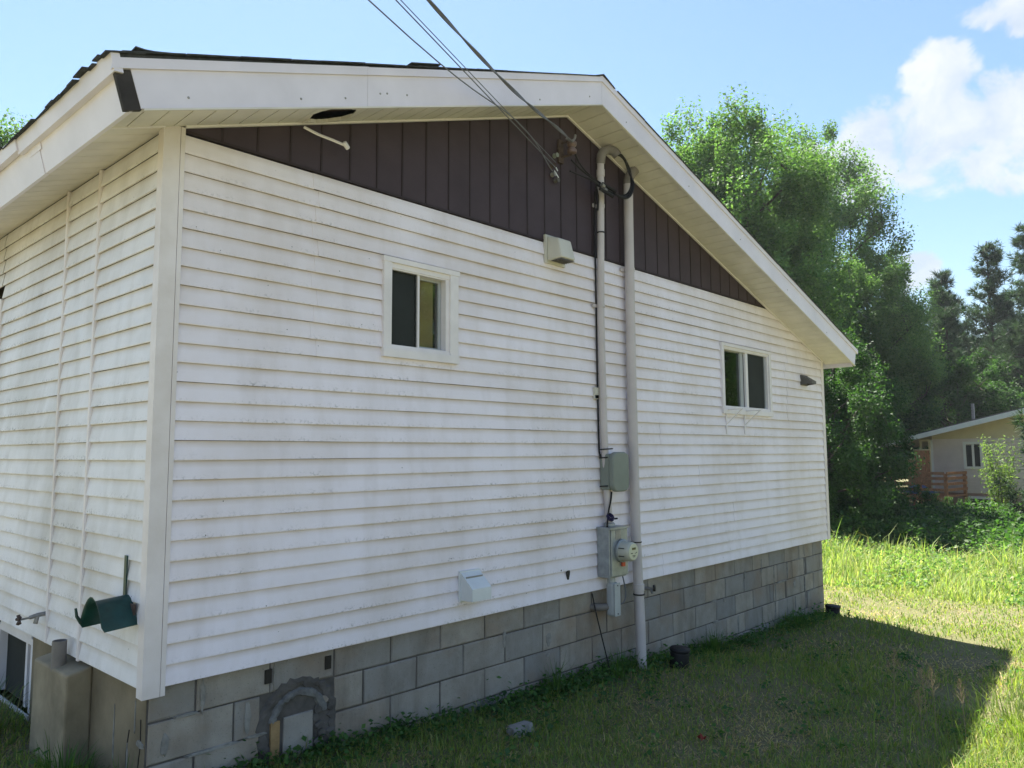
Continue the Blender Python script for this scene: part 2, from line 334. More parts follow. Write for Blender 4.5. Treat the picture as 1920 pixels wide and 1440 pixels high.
gF = [(j * nx + i, j * nx + i + 1, (j + 1) * nx + i + 1, (j + 1) * nx + i) for j in range(len(ys) - 1) for i in range(nx - 1)]
tag(mesh('ground', np.c_[XX.ravel(), YY.ravel(), ZZ.ravel()], gF, M['ground'], smooth=True, keep=True), kind='structure')

# ------------------------------------------------------------------ the house
W = 8.585; XP = 3.265; DEPTH = 9.2
house = thing('house', (4.3, 4.5, -0.9), 'white vinyl sided bungalow on a grey concrete block foundation with brown gable', 'house')
def sofL(x): return 2.855 + 0.3525 * x
def sofR(x): return 4.006 - 0.3115 * (x - XP)
def sof(x): return min(sofL(x), sofR(x))
def xsofR(z): return XP + (4.006 - z) / 0.3115

# --- siding courses
def siding(name_parent, x0, x1, k, xf=None, mat='siding', zlo=None, zhi=None, x1top=None, x0top=None, seed=0):
    """one course piece: lapped profile, bottom lip proud; local x along the wall, y outward negative"""
    z0, z1 = k * C, (k + 1) * C
    a = z0 if zlo is None else zlo; b = z1 if zhi is None else zhi
    n = max(1, int((x1 - x0) / 0.45)); V = []; F = []
    x1t = x1 if x1top is None else x1top; x0t = x0 if x0top is None else x0top
    r = random.Random(k * 977 + int(x0 * 100) + seed)
    ph = r.random() * 6; am = 0.0012 + 0.0012 * r.random()
    full = zlo is None
    def yy(z): return -0.0165 + 0.0145 * (z - z0) / C
    for i in range(n + 1):
        t = i / n; w = am * math.sin(ph + 9 * t) + r.uniform(-0.0008, 0.0008)
        xb = x0 + (x1 - x0) * t; xt = x0t + (x1t - x0t) * t
        lip = a + (w if full else 0)
        V += [(xb, yy(a) + 0.010, lip), (xb, yy(a) - w * 0.8, lip), (xb, yy(a) - 0.0006, lip + 0.006), (xt, yy(b), b), (xt, 0.004, b)]
    for i in range(n):
        q = i * 5
        for j in range(4): F.append((q + j, q + j + 5, q + j + 6, q + j + 1))
    F += [(0, 1, 2, 3, 4), tuple(n * 5 + j for j in (4, 3, 2, 1, 0))]
    return mesh('siding_course', V, F, M[mat], name_parent, xf)
WIN = [(1.374, 2.020, 1.774, 2.425, 1.440, 1.912, 1.846, 2.358), (5.800, 6.990, 1.558, 2.318, 5.855, 6.905, 1.634, 2.264)]
XA, XB = 0.082, W - 0.058
def course_spans(k):
    z0, z1 = k * C, (k + 1) * C; spans = [(XA, XB)]
    for (o0, o1, b0, b1, i0, i1, c0, c1) in WIN:
        if z1 <= b0 or z0 >= b1: continue
        out = []
        for s in spans:
            if s[0] < o0 and s[1] > o1: out += [(s[0], o0 + 0.01), (o1 - 0.01, s[1])]
            else: out.append(s)
        spans = out
    return spans
gable = mesh('gable_wall', *(lambda g: (g.V, g.F))(G().box((0.05, 0.09, 0.02), (XA, 0.11, 2.86)).box((XA, 0.09, 0.0), (1.43, 0.11, 2.86)).box((1.92, 0.09, 0.0), (5.85, 0.11, 2.86)).box((6.91, 0.09, 0.0), (W - 0.05, 0.11, 2.3)).box((1.43, 0.09, 0.0), (1.92, 0.11, 1.84)).box((1.43, 0.09, 2.37), (1.92, 0.11, 2.86)).box((5.85, 0.09, 0.0), (6.91, 0.11, 1.63)).box((5.85, 0.09, 2.27), (6.91, 0.11, 2.6))), M['attic'], house)
def seam_positions(k):
    s = [7.40 + 0.045 * ((k // 2) % 2) + 0.012 * ((k * 7) % 5)]
    s.append(0.86 + 0.02 * (k % 3) if k >= 17 else 4.6 + 0.7 * ((k // 2) % 3) if k % 4 < 2 else 3.3 + 0.15 * (k % 3))
    return s
for k in range(28):
    z0, z1 = k * C, (k + 1) * C
    for (a, b) in course_spans(k):
        bt = bb = b
        if b > 8 and z1 > sofR(XB) - 0.02:
            bb = min(XB, xsofR(z0) - 0.02); bt = min(XB, xsofR(z1) - 0.02)
        cuts = [a] + sorted(s for s in seam_positions(k) if a + 0.25 < s < min(bb, bt) - 0.25) + [None]
        for i in range(len(cuts) - 1):
            last = cuts[i + 1] is None
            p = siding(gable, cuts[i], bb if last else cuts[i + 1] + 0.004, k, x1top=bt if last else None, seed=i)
            if i % 2: p.location.y -= 0.0032
    # slivers of courses that run under and over the windows, behind the trim
    for (o0, o1, b0, b1, i0, i1, c0, c1) in WIN:
        if z0 < b0 < z1: siding(gable, o0 + 0.01, o1 - 0.01, k, zlo=z0, zhi=b0 + 0.012)
        if z0 < b1 < z1: siding(gable, o0 + 0.01, o1 - 0.01, k, zlo=b1 - 0.012, zhi=z1)
# --- corner posts
def post(poly, z0, z1, par, xf=None):
    o = G().prism(poly, 2, z0, z1).make('corner_post', M['post'], par, xf); return o
cp = post([(-0.022, 0.052), (-0.022, -0.022), (0.062, -0.022), (0.062, -0.014), (0.066, -0.014), (0.066, -0.020), (0.089, -0.020), (0.089, 0.006), (0.03, 0.006), (0.006, 0.02), (0.006, 0.062), (-0.016, 0.062), (-0.016, 0.052)], -0.042, 2.876, house)
post([(W - 0.062, 0.005), (W - 0.062, -0.02), (W + 0.018, -0.02), (W + 0.018, 0.07), (W - 0.004, 0.07), (W - 0.004, 0.005)], -0.008, 2.36, house)
# --- brown vertical boards in the gable
BZ = 2.858; pitch = 0.2065; xb = 0.088
while xb < 6.95:
    x0, x1 = xb, min(xb + pitch, 6.94)
    if x1 - x0 < 0.02: break
    top = [(x1, sof(x1) - 0.004)] + ([(XP, sof(XP) - 0.004)] if x0 < XP < x1 else []) + [(x0, sof(x0) - 0.004)]
    if min(t[1] for t in top) - BZ < 0.004: top = [(x, max(z, BZ + 0.004)) for x, z in top]
    g = 0.006
    G().prism([(x0 + g, BZ), (x1 - g, BZ)] + [(min(max(x, x0 + g), x1 - g), z) for x, z in top], 1, -0.006, 0.012).make('gable_board', M['brown'], gable)
    G().prism([(x1 - g, BZ), (x1 + g, BZ), (x1 + g, max(BZ + .003, sof(x1 + g) - 0.006)), (x1 - g, max(BZ + .003, sof(x1 - g) - 0.006))], 1, -0.011, 0.0).make('joint_rib', M['brownrib'], gable)
    xb += pitch
G().box((0.088, -0.016, BZ - 0.006), (6.97, 0.0, BZ + 0.008)).make('gable_sill_trim', M['brownrib'], gable)
# white channel where the soffit meets the gable
for (xa, xc, f) in ((0.088, XP, sofL), (XP, W, sofR)):
    G().prism([(xa, f(xa) - 0.012), (xc, f(xc) - 0.012), (xc, f(xc) + 0.004), (xa, f(xa) + 0.004)], 1, -0.03, -0.012).make('soffit_channel', M['trim'], house)
# --- roof: soffit strips, fascia, deck, shingles
OV = -0.39
roof = mesh('roof', *(lambda g: (g.V, g.F))(G().add([(-0.40, -0.40, 2.945), (XP, -0.40, 4.205), (XP, DEPTH + 0.4, 4.205), (-0.82, DEPTH + 0.4, 2.945), (-0.37, -0.37, 2.90), (XP, -0.37, 4.17), (XP, DEPTH + 0.4, 4.17), (-0.78, DEPTH + 0.4, 2.90)], [(0, 1, 2, 3), (7, 6, 5, 4), (0, 4, 5, 1), (3, 2, 6, 7), (0, 3, 7, 4), (1, 5, 6, 2)]).add([(8.83, -0.40, 2.475), (XP, -0.40, 4.205), (XP, DEPTH + 0.4, 4.205), (8.83, DEPTH + 0.4, 2.475), (8.79, -0.37, 2.44), (XP, -0.37, 4.17), (XP, DEPTH + 0.4, 4.17), (8.79, DEPTH + 0.4, 2.44)], [(3, 2, 1, 0), (4, 5, 6, 7), (1, 5, 4, 0), (7, 6, 2, 3), (4, 7, 3, 0), (2, 6, 5, 1)])), M['shingle'], house)
HOLE = [(0.752, -0.10, -0.24), (0.80, -0.08, -0.285), (0.86, -0.075, -0.29), (0.92, -0.085, -0.285), (0.98, -0.12, -0.275), (1.02, -0.18, -0.21)]
def soffit_strip(x0, x1, f, y0=OV + 0.022, y1=-0.012):
    g = 0.004
    return G().prism([(x0 + g, f(x0 + g)), (x1 - g, f(x1 - g)), (x1 - g, f(x1 - g) + 0.006), (x1, f(x1) + 0.014), (x0, f(x0) + 0.014), (x0 + g, f(x0 + g) + 0.006)], 1, y0, y1).make('soffit_strip', M['soffit'], roof)
SP = 0.116; x = -0.325
hx = [h[0] for h in HOLE]; hy1 = [h[1] for h in HOLE]; hy0 = [h[2] for h in HOLE]
while x < XP - 0.01:
    x1 = min(x + SP, XP)
    if x1 > 0.752 and x < 1.02:          # strips chewed through: ragged gap
        n = 8; 
        for side in (0, 1):
            V = []; F = []
            for i in range(n + 1):
                xx = x + (x1 - x) * i / n; inside = 0.752 < xx < 1.02
                m = float(np.interp(xx, hx, hy1 if side else hy0)) if inside else -0.18
                m += random.uniform(-0.006, 0.006)
                a, b = (m, -0.012) if side else (OV + 0.022, m)
                sag = (0.018 if inside else 0.0)
                V += [(xx, a, sofL(xx) - (sag if side else 0.4 * sag)), (xx, b, sofL(xx) - (sag * 0.3 if not side else 0)), (xx, a, sofL(xx) + 0.004), (xx, b, sofL(xx) + 0.004)]
            for i in range(n):
                q = i * 4; F += [(q, q + 1, q + 5, q + 4), (q + 2, q + 6, q + 7, q + 3), (q, q + 4, q + 6, q + 2), (q + 1, q + 3, q + 7, q + 5)]
            F += [(0, 2, 3, 1), (n * 4, n * 4 + 1, n * 4 + 3, n * 4 + 2)]
            mesh('soffit_strip', V, F, M['soffit'], roof)
    else: soffit_strip(x, x1, sofL)
    x += SP
x = XP
while x < 8.74:
    soffit_strip(x, min(x + SP, 8.75), sofR); x += SP
# hanging torn channel piece under the hole
G().tube(curve_pts([(0.76, -0.06, 3.085), (0.84, -0.08, 3.06), (0.93, -0.10, 3.045), (1.02, -0.115, 3.03)], 9), 0.009, 5).tube([(1.0, -0.12, 3.045), (1.035, -0.11, 3.02)], 0.016, 5).make('torn_channel', M['trim'], roof)
# side eave soffit strips run square to the side wall
s = -0.03
while s < 8.9:
    s1 = s + SP * 1.18; g = 0.004; a, b = -0.33, 0.004
    zf = lambda u: sofL(u) - 0.0015
    G().add([(a, s + g, zf(a)), (b, s + g, zf(b)), (b, s1 - g, zf(b)), (a, s1 - g, zf(a)), (a, s, zf(a) + 0.012), (b, s, zf(b) + 0.012), (b, s1, zf(b) + 0.012), (a, s1, zf(a) + 0.012)], [(0, 1, 2, 3), (7, 6, 5, 4), (0, 4, 5, 1), (2, 6, 7, 3), (1, 5, 6, 2), (0, 3, 7, 4)]).make('soffit_strip', M['soffit'], roof, ROT)
    s = s1
G().prism([(-0.318, sofL(-0.318) - 0.008), (-0.02, sofL(-0.02) - 0.008), (-0.02, sofL(-0.02)), (-0.318, sofL(-0.318))], 1, -0.036, -0.024).make('soffit_divider', M['trim'], roof)
G().prism([(0.66, sofL(0.66) + 0.06), (1.08, sofL(1.08) + 0.06), (1.08, sofL(1.08) + 0.08), (0.66, sofL(0.66) + 0.08)], 1, -0.33, -0.05).make('attic_board', M['polewood'], roof)
# rake fascia and its cover trim
def rake(xa, xc, f, lo, hi, y0, y1, name, mat, la=0.0, lc=0.0):
    return G().prism([(xa, f(xa) + lo), (xc, f(xc) + lo), (xc + lc, f(xc + lc) + hi), (xa + la, f(xa + la) + hi)], 1, y0, y1).make(name, M[mat], roof)
rake(-0.262, 0.98, sofL, -0.024, 0.164, OV, OV + 0.022, 'rake_fascia', 'fascia', -0.052)
rake(0.981, 2.66, sofL, -0.024, 0.164, OV - 0.0015, OV + 0.022, 'rake_fascia', 'fascia')
rake(2.661, XP - 0.002, sofL, -0.024, 0.164, OV, OV + 0.022, 'rake_fascia', 'fascia')
rake(XP, 8.72, sofR, -0.026, 0.164, OV, OV + 0.022, 'rake_fascia', 'fascia', 0, 0.055)
rake(-0.332, -0.258, sofL, -0.030, 0.160, OV + 0.004, OV + 0.03, 'bare_corner_board', 'darkwood', -0.05, -0.05)
rake(-0.395, 0.98, sofL, 0.1645, 0.215, OV - 0.012, OV + 0.01, 'rake_trim', 'fascia')
rake(0.97, XP, sofL, 0.165, 0.212, OV - 0.0135, OV + 0.01, 'rake_trim', 'fascia')
rake(XP, 8.83, sofR, 0.1645, 0.212, OV - 0.012, OV + 0.01, 'rake_trim', 'fascia')
rake(-0.25, 8.0 * 0 + XP, sofL, -0.034, -0.0245, OV - 0.006, OV + 0.016, 'fascia_lip', 'soffit')
rake(XP, 8.73, sofR, -0.036, -0.0265, OV - 0.006, OV + 0.016, 'fascia_lip', 'soffit')
for x_ in (-0.05, 0.55, 0.83, 1.07, 1.12, 1.27, 1.9, 2.5, 3.1, 3.6, 4.6, 5.6, 6.7, 7.8):
    f_ = sofL if x_ < XP else sofR
    G().lathe([(0.0065, 0), (0.005, 0.003)], (x_, OV - 0.0012, f_(x_) + 0.035 + 0.02 * math.sin(x_ * 7)), (0, -1, 0), 8).make('nail_head', M['steel'], roof)
# side eave fascia, leaning out square to the roof
def eave(s0, s1, lo, hi, off, th, name, mat):
    nx_, nz_ = -0.249, 0.968                     # along the fascia height
    bx, bz = -0.329 - off, 2.716
    p = [(bx + nx_ * lo, bz + nz_ * lo), (bx + nx_ * hi, bz + nz_ * hi), (bx + nx_ * hi + th, bz + nz_ * hi + 0.004), (bx + nx_ * lo + th, bz + nz_ * lo + 0.004)]
    V = [(u, s0, v) for u, v in p] + [(u, s1, v) for u, v in p]
    return G().add(V, [(0, 1, 2, 3), (7, 6, 5, 4), (0, 4, 5, 1), (1, 5, 6, 2), (2, 6, 7, 3), (3, 7, 4, 0)]).make(name, M[mat], roof, ROT)
eave(OV + 0.036, 0.775, 0.0, 0.197, 0.0, 0.022, 'eave_fascia', 'fascia')
eave(0.777, 9.4, -0.004, 0.193, 0.004, 0.022, 'eave_fascia', 'fascia')
eave(OV + 0.006, 1.02, 0.160, 0.248, 0.034, 0.04, 'eave_trim', 'fascia')
eave(0.74, 0.93, 0.125, 0.197, 0.0065, 0.004, 'loose_flap', 'fascia')
eave(1.0, 9.4, 0.175, 0.250, 0.044, 0.035, 'eave_trim', 'fascia')
G().box((8.70, OV + 0.03, 2.262), (8.722, 9.3, 2.45)).make('eave_fascia', M['fascia'], roof)
# shingle tabs along the visible edges, curled and uneven
def shingle(x0, y0, w, d, zf, lift, ax, name='shingle'):
    """tab lying on the slope; ax=0: front edge faces -x, ax=1: front edge faces -y"""
    n = 4; V = []; F = []
    for i in range(n + 1):
        t = i / n; c = lift * (1 - t) ** 2 * random.uniform(0.75, 1.25)
        for j in (0, 1):
            if ax == 0: xx, yy = x0 + d * t, y0 + w * j
            else: xx, yy = x0 + w * j, y0 + d * t
            zz = zf(xx, yy) + c + random.uniform(0, 0.003)
            V += [(xx, yy, zz), (xx, yy, zz + 0.007)]
    for i in range(n):
        q = i * 4; F += [(q + 1, q + 3, q + 7, q + 5), (q, q + 4, q + 6, q + 2), (q, q + 1, q + 5, q + 4), (q + 2, q + 6, q + 7, q + 3)]
    F += [(0, 2, 3, 1), (n * 4, n * 4 + 1, n * 4 + 3, n * 4 + 2)]
    return mesh(name, V, F, M['shingle'], roof)
def ztop(x, y):
    e = -0.40 - 0.0429 * (y + 0.40)
    return (2.945 + (x - e) * (4.205 - 2.945) / (XP - e) if x < XP else 4.205 + (x - XP) * (2.475 - 4.205) / (8.83 - XP)) + 0.001
y = -0.41
while y < 5.2:
    w = random.uniform(0.07, 0.20); e = -0.43 - 0.0429 * (y + 0.4)
    for r_ in range(2):
        shingle(e + 0.13 * r_ + random.uniform(-0.012, 0.012), y, w - 0.003, 0.17, lambda a, b, r_=r_: ztop(a, b) + 0.005 * r_ + 0.001, random.choice((0.002, 0.004, 0.008, 0.012, 0.018)), 0)
    y += w
x = -0.36
while x < 8.6:
    w = random.uniform(0.16, 0.34)
    if not (x < XP < x + w):
        shingle(x, -0.412, w - 0.005, 0.3, lambda a, b: ztop(a, b) + 0.004, random.choice((0.001, 0.002, 0.003, 0.005)), 1)
    x += w
shingle(1.28, -0.42, 0.24, 0.35, lambda a, b: ztop(a, b) + 0.006, 0.018, 1)
for i in range(3): G().prism([(XP - 0.16, ztop(XP - 0.16, -.4) + 0.008 + i * .006), (XP, 4.222 + i * .006), (XP + 0.16, ztop(XP + 0.16, -.4) + 0.008 + i * .006), (XP, 4.232 + i * .006)], 1, -0.415 + 0.14 * i, 0.1 + 0.14 * i).make('ridge_shingle', M['shingle'], roof)

# --- side wall (visible), far walls (closing the volume)
side = G().box((0.09, 0.1, 0.0), (0.11, 8.9, 2.80)).make('side_wall', M['attic'], house, ROT)
SW = Matrix.Rotation(R(92.5), 4, 'Z') @ Matrix.Scale(-1, 4, (0, 1, 0)) @ Matrix.Identity(4)
# local x -> along the wall, local y negative -> outward (-x)
SW = ROT @ Matrix(((0, 1, 0, 0), (1, 0, 0, 0), (0, 0, 1, 0), (0, 0, 0, 1)))
BAT = [0.862, 1.405, 2.79]
for k in range(28):
    edges = [0.058] + BAT + [8.9]
    for i in range(len(edges) - 1):
        a, b = edges[i] + (0.0 if i == 0 else 0.012), edges[i + 1] - (0.012 if i < 3 else 0)
        if i == 3 and 14 <= k <= 23:
            a = edges[i] + 0.9
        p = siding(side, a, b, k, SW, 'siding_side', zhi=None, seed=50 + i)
        p.data.flip_normals()
for i, b in enumerate(BAT):
    z0, z1 = (0.012 * i - 0.01, 2.845) if i < 2 else (1.4, 2.33)
    G().prism([(-0.021, b - 0.013), (-0.021, b + 0.013), (-0.014, b + 0.016), (0.004, b + 0.016), (0.004, b - 0.016), (-0.014, b - 0.016)], 2, z0, z1).make('joint_batten', M['post'], side, ROT)
sw = G().box((-0.02, 2.806, 1.42), (0.03, 2.86, 2.34)).box((-0.02, 3.60, 1.42), (0.03, 3.70, 2.34)).box((-0.02, 2.86, 2.28), (0.03, 3.60, 2.34)).box((-0.02, 2.86, 1.42), (0.03, 3.60, 1.48)).make('window', M['trim'], house, ROT)
G().box((0.012, 2.862, 1.482), (0.018, 3.598, 2.278)).make('pane', M['screen'], sw, ROT)
for k in range(24):
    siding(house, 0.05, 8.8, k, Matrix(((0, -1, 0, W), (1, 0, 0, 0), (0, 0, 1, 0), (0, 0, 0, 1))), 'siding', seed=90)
G().box((0.0 - 0.3, DEPTH - 0.3, -1.4), (W, DEPTH - 0.2, 2.7)).make('back_wall', M['nbwhite'], house)
G().prism([(0.0, 2.7), (W, 2.35), (XP, 3.95)], 1, DEPTH - 0.3, DEPTH - 0.2).make('back_gable', M['brown'], house)
G().box((0.15, 0.3, -0.02), (W - 0.15, 8.8, 0.0)).make('interior_floor', M['room'], house)

# --- windows
def window(i, o, left_screen):
    o0, o1, b0, b1, i0, i1, c0, c1 = o
    w = G().box((i0 - 0.004, -0.02, c0 - 0.002), (i0 + 0.004, 0.07, c1 + 0.004)).box((i1, -0.02, c0 - 0.002), (i1 + 0.03, 0.07, c1 + 0.004)).box((i0 + 0.004, -0.02, c1 - 0.006), (i1, 0.07, c1 + 0.004)).box((i0 + 0.004, -0.02, c0 - 0.002), (i1, 0.07, c0 + 0.008)).make('window', M['trim'], house)
    G().box((o0, -0.036, b0 + 0.05), (i0 - 0.004, 0.006, b1 - 0.012)).make('jamb', M['trim'], w); G().box((i1 + 0.03, -0.036, b0 + 0.05), (o1 - 0.004, 0.006, b1 - 0.012)).make('jamb', M['trim'], w)
    tg = G().box((o0 - 0.006, -0.040, b1 - 0.03), (o1 + 0.006, 0.006, b1 + 0.004)).box((i0 - 0.004, -0.026, c1 + 0.004), (i1 + 0.03, 0.006, b1 - 0.03)); tg.make('head_trim', M['trim'], w)
    sg = G().box((o0 - 0.004, -0.043, b0 - 0.004), (o1, 0.006, b0 + 0.05)).box((i0 - 0.004, -0.030, b0 + 0.05), (i1 + 0.03, 0.006, c0 - 0.002)); sg.make('sill', M['trim'], w)
    xm = (i0 + i1) / 2 + (0.0 if i == 0 else -0.03)
    def sash(a, b, y, t, mat):
        G().box((a, y, c0 + 0.008), (a + t, y + 0.018, c1 - 0.006)).box((b - t, y, c0 + 0.008), (b, y + 0.018, c1 - 0.006)).box((a + t, y, c0 + 0.008), (b - t, y + 0.018, c0 + 0.008 + t * 0.8)).box((a + t, y, c1 - 0.006 - t * 0.8), (b - t, y + 0.018, c1 - 0.006)).make('sash', M[mat], w)
    if i == 0:
        G().box((xm - 0.008, -0.012, c0 + 0.008), (xm + 0.008, 0.018, c1 - 0.006)).make('mullion', M['trim'], w)
        sash(i0 + 0.006, xm - 0.009, 0.0, 0.012, 'screen'); sash(xm + 0.01, i1 - 0.004, 0.03, 0.022, 'alusash')
        G().box((i0 + 0.019, 0.006, c0 + 0.018), (xm - 0.022, 0.009, c1 - 0.016)).make('insect_screen', M['screen'], w)
        G().box((xm + 0.033, 0.038, c0 + 0.027), (i1 - 0.027, 0.042, c1 - 0.026)).make('pane', M['glass'], w)
        bl = G()
        z = c0 + 0.02
        while z < c1 - 0.01:
            bl.add([(xm - 0.03, 0.075, z), (i1 - 0.045, 0.075, z), (i1 - 0.045, 0.062, z + 0.017), (xm - 0.03, 0.062, z + 0.017)], [(0, 1, 2, 3)]); z += 0.018
        bl.make('blind', M['blind'], w)
        G().box((i1 - 0.043, 0.072, c0), (i1 + 0.02, 0.08, c1)).make('curtain', M['curtain'], w)
    else:
        G().box((xm + 0.03, -0.012, c0 + 0.008), (xm + 0.085, 0.012, c1 - 0.006)).make('mullion', M['trim'], w)
        G().box((xm - 0.05, 0.014, c0 + 0.008), (xm + 0.02, 0.032, c1 - 0.006)).make('meeting_stile', M['alusash'], w)
        G().box((i0 + 0.006, 0.034, c0 + 0.01), (xm - 0.045, 0.038, c1 - 0.008)).make('pane', M['glass'], w)
        G().box((xm + 0.086, -0.004, c0 + 0.012), (i1 - 0.06, 0.0, c1 - 0.01)).make('insect_screen', M['screen'], w)
        sash(i1 - 0.066, i1 - 0.006, 0.004, 0.018, 'alusash')
    rm = G(); a, b = (i0 - 0.3, i1 + 0.3); y0, y1, za, zb = 0.112, 0.8, c0 - 0.3, c1 + 0.3
    rm.add([(a, y1, za), (b, y1, za), (b, y1, zb), (a, y1, zb), (a, y0, za), (b, y0, za), (b, y0, zb), (a, y0, zb)], [(0, 1, 2, 3), (4, 5, 1, 0), (7, 3, 2, 6), (4, 0, 3, 7), (5, 6, 2, 1)]).make('room_beyond', M['room'], w)
for i, o in enumerate(WIN): window(i, o, i == 0)

# --- foundation
FY = 0.03
fw = G().box((0.03, FY + 0.009, -1.5), (W - 0.14, FY + 0.22, 0.02)).make('foundation_wall', M['mortar'], house)
BED = [0.03, -0.178, -0.384, -0.592, -0.798, -1.004, -1.21]
def block(x0, x1, z0, z1, y=FY):
    j = lambda a=0.0035: random.uniform(-a, a); m = 0.0045; ch = random.uniform(0.004, 0.009); yf = y + j(0.003)
    V = []
    for (xx, zz) in ((x0 + m, z0 + m), (x1 - m, z0 + m), (x1 - m, z1 - m), (x0 + m, z1 - m)): V.append((xx, y + 0.02, zz))
    for (xx, zz) in ((x0 + m, z0 + m), (x1 - m, z0 + m), (x1 - m, z1 - m), (x0 + m, z1 - m)): V.append((xx + j(0.002), yf + ch * 0.8, zz + j(0.002)))
    for (xx, zz) in ((x0 + m + ch, z0 + m + ch), (x1 - m - ch, z0 + m + ch), (x1 - m - ch, z1 - m - ch), (x0 + m + ch, z1 - m - ch)): V.append((xx + j(), yf + j(0.0015), zz + j()))
    F = [(8, 9, 10, 11)]
    for a in (0, 4): F += [(a + i, a + (i + 1) % 4, a + 4 + (i + 1) % 4, a + 4 + i) for i in range(4)]
    return mesh('block', V, F, M['block'], fw)
PX, PZ, PR = 0.86, -0.40, 0.225       # round patched opening
XE = W - 0.14
for r in range(len(BED) - 1):
    z1, z0 = BED[r], BED[r + 1]; off = 1.301 if r % 2 else 1.094
    js = [off + 0.4135 * k for k in range(-4, 20)]
    js = [0.03] + [j for j in js if 0.16 < j < XE - 0.1] + [XE]
    if r >= 1: js = sorted(js + ([7.02, 7.86] if r % 2 else [6.98, 7.32, 7.84]))
    for a, b in zip(js[:-1], js[1:]):
        if b - a < 0.07: continue
        if r in (1, 2) and a < PX + PR and b > PX - PR:      # blocks cut away round the patch
            if a < PX - PR - 0.06: block(a, PX - PR - 0.01, z0, z1)
            if b > PX + PR + 0.06: block(PX + PR + 0.005, b, z0, z1)
            continue
        block(a, b, z0, z1)
# the patch: ragged mortar ring, block set inside, tan board, broken lintel
def blob(cx, cz, rx, rz, y0, y1, name, mat, par, n=26, jit=0.12, sq=2.0):
    V = []; 
    for lay, (yy, sc) in enumerate(((y1, 1.0), (y0 + 0.004, 0.98), (y0, 0.86))):
        for i in range(n):
            a = 2 * math.pi * i / n; rr = (abs(math.cos(a)) ** sq + abs(math.sin(a)) ** sq) ** (-1 / sq) * (1 + random.uniform(-jit, jit) * (1 if lay else 0.6))
            V.append((cx + rx * rr * sc * math.cos(a), yy + random.uniform(-.002, .002), cz + rz * rr * sc * math.sin(a)))
    F = [(l * n + i, l * n + (i + 1) % n, (l + 1) * n + (i + 1) % n, (l + 1) * n + i) for l in (0, 1) for i in range(n)] + [tuple(range(2 * n, 3 * n))]
    return mesh(name, V, F, M[mat], par)
blob(PX + 0.01, PZ, PR + 0.02, PR + 0.03, FY + 0.004, FY + 0.02, 'patch_mortar', 'mortar', fw, 40, 0.07, 2.6)
def ring(r0, r1, a0, a1, n, y0, name, mat, wob):
    """a flat smeared band of mortar with ragged edges"""
    V = []; F = []
    for i in range(n + 1):
        a = R(a0 + (a1 - a0) * i / n); ri = r0 + random.uniform(-wob, wob); ro = r1 + random.uniform(-wob, wob)
        for rr, yy in ((ri - 0.004, FY + 0.012), (ri + 0.008, y0 + random.uniform(-.002, .002)), ((ri + ro) / 2, y0 - 0.003 + random.uniform(-.003, .003)), (ro - 0.010, y0 + random.uniform(-.002, .002)), (ro + 0.004, FY + 0.012)):
            V.append((PX + rr * math.cos(a), yy, PZ + 0.015 + rr * 1.04 * math.sin(a)))
    for i in range(n):
        for k in range(4): q = i * 5 + k; F.append((q, q + 5, q + 6, q + 1))
    return mesh(name, V, F, M[mat], fw)
ring(0.195, 0.255, -30, 212, 40, FY - 0.003, 'patch_rim', 'mortar', 0.014)
ring(0.145, 0.192, 12, 166, 26, FY - 0.008, 'patch_arch', 'blockgrey', 0.006)
G().box((PX - 0.175, FY - 0.012, PZ - 0.19), (PX - 0.122, FY + 0.02, PZ + 0.065)).make('patch_board', M['board'], fw)
block(PX - 0.10, PX + 0.095, PZ - 0.20, PZ + 0.075, FY - 0.006)
for i in range(7): blob(PX + 0.14 + random.uniform(-.03, .04), PZ - 0.16 + 0.045 * i, 0.03, 0.024, FY - 0.004 - random.random() * .01, FY + 0.02, 'rubble_fill', random.choice(('mortar', 'block', 'mortar')), fw, 9, 0.25)
# pale pointing smeared over joints
for (x, z, rx, rz) in ((0.30, -0.10, 0.012, 0.085), (0.115, -0.30, 0.018, 0.055), (0.55, -0.275, 0.02, 0.085), (0.36, -0.385, 0.14, 0.009), (0.60, -0.382, 0.06, 0.008), (0.22, -0.178, 0.06, 0.008), (0.70, -0.09, 0.004, 0.07), (3.02, -0.30, 0.03, 0.05), (3.01, -0.42, 0.025, 0.012), (2.53, -0.21, 0.012, 0.06), (5.60, -0.385, 0.05, 0.013), (5.82, -0.40, 0.03, 0.02), (5.62, -0.594, 0.06, 0.014), (6.28, -0.19, 0.012, 0.05), (6.68, -0.14, 0.01, 0.07), (6.1, -0.70, 0.012, 0.09), (6.99, -0.28, 0.010, 0.10), (7.02, -0.48, 0.009, 0.10), (7.0, -0.69, 0.009, 0.10), (7.20, -0.385, 0.14, 0.010), (7.36, -0.27, 0.010, 0.09), (7.55, -0.46, 0.045, 0.05), (7.32, -0.69, 0.008, 0.09), (7.56, -0.69, 0.008, 0.08), (7.85, -0.28, 0.010, 0.10), (7.85, -0.49, 0.010, 0.10), (7.86, -0.69, 0.010, 0.10), (7.72, -0.178, 0.10, 0.009), (8.05, -0.385, 0.12, 0.008), (7.86, -0.07, 0.010, 0.09), (8.1, -0.594, 0.10, 0.007), (7.2, -0.80, 0.08, 0.01)):
    blob(x, z, rx, rz, FY - 0.0065, FY + 0.01, 'mortar_smear', 'pale_mortar', fw, 14, 0.28, 2.4)
# slots seen in the top course
for x in (0.665, 1.045): G().box((x - 0.02, FY - 0.0075, -0.12), (x + 0.02, FY + 0.005, -0.045)).make('slot', M['attic'], fw)
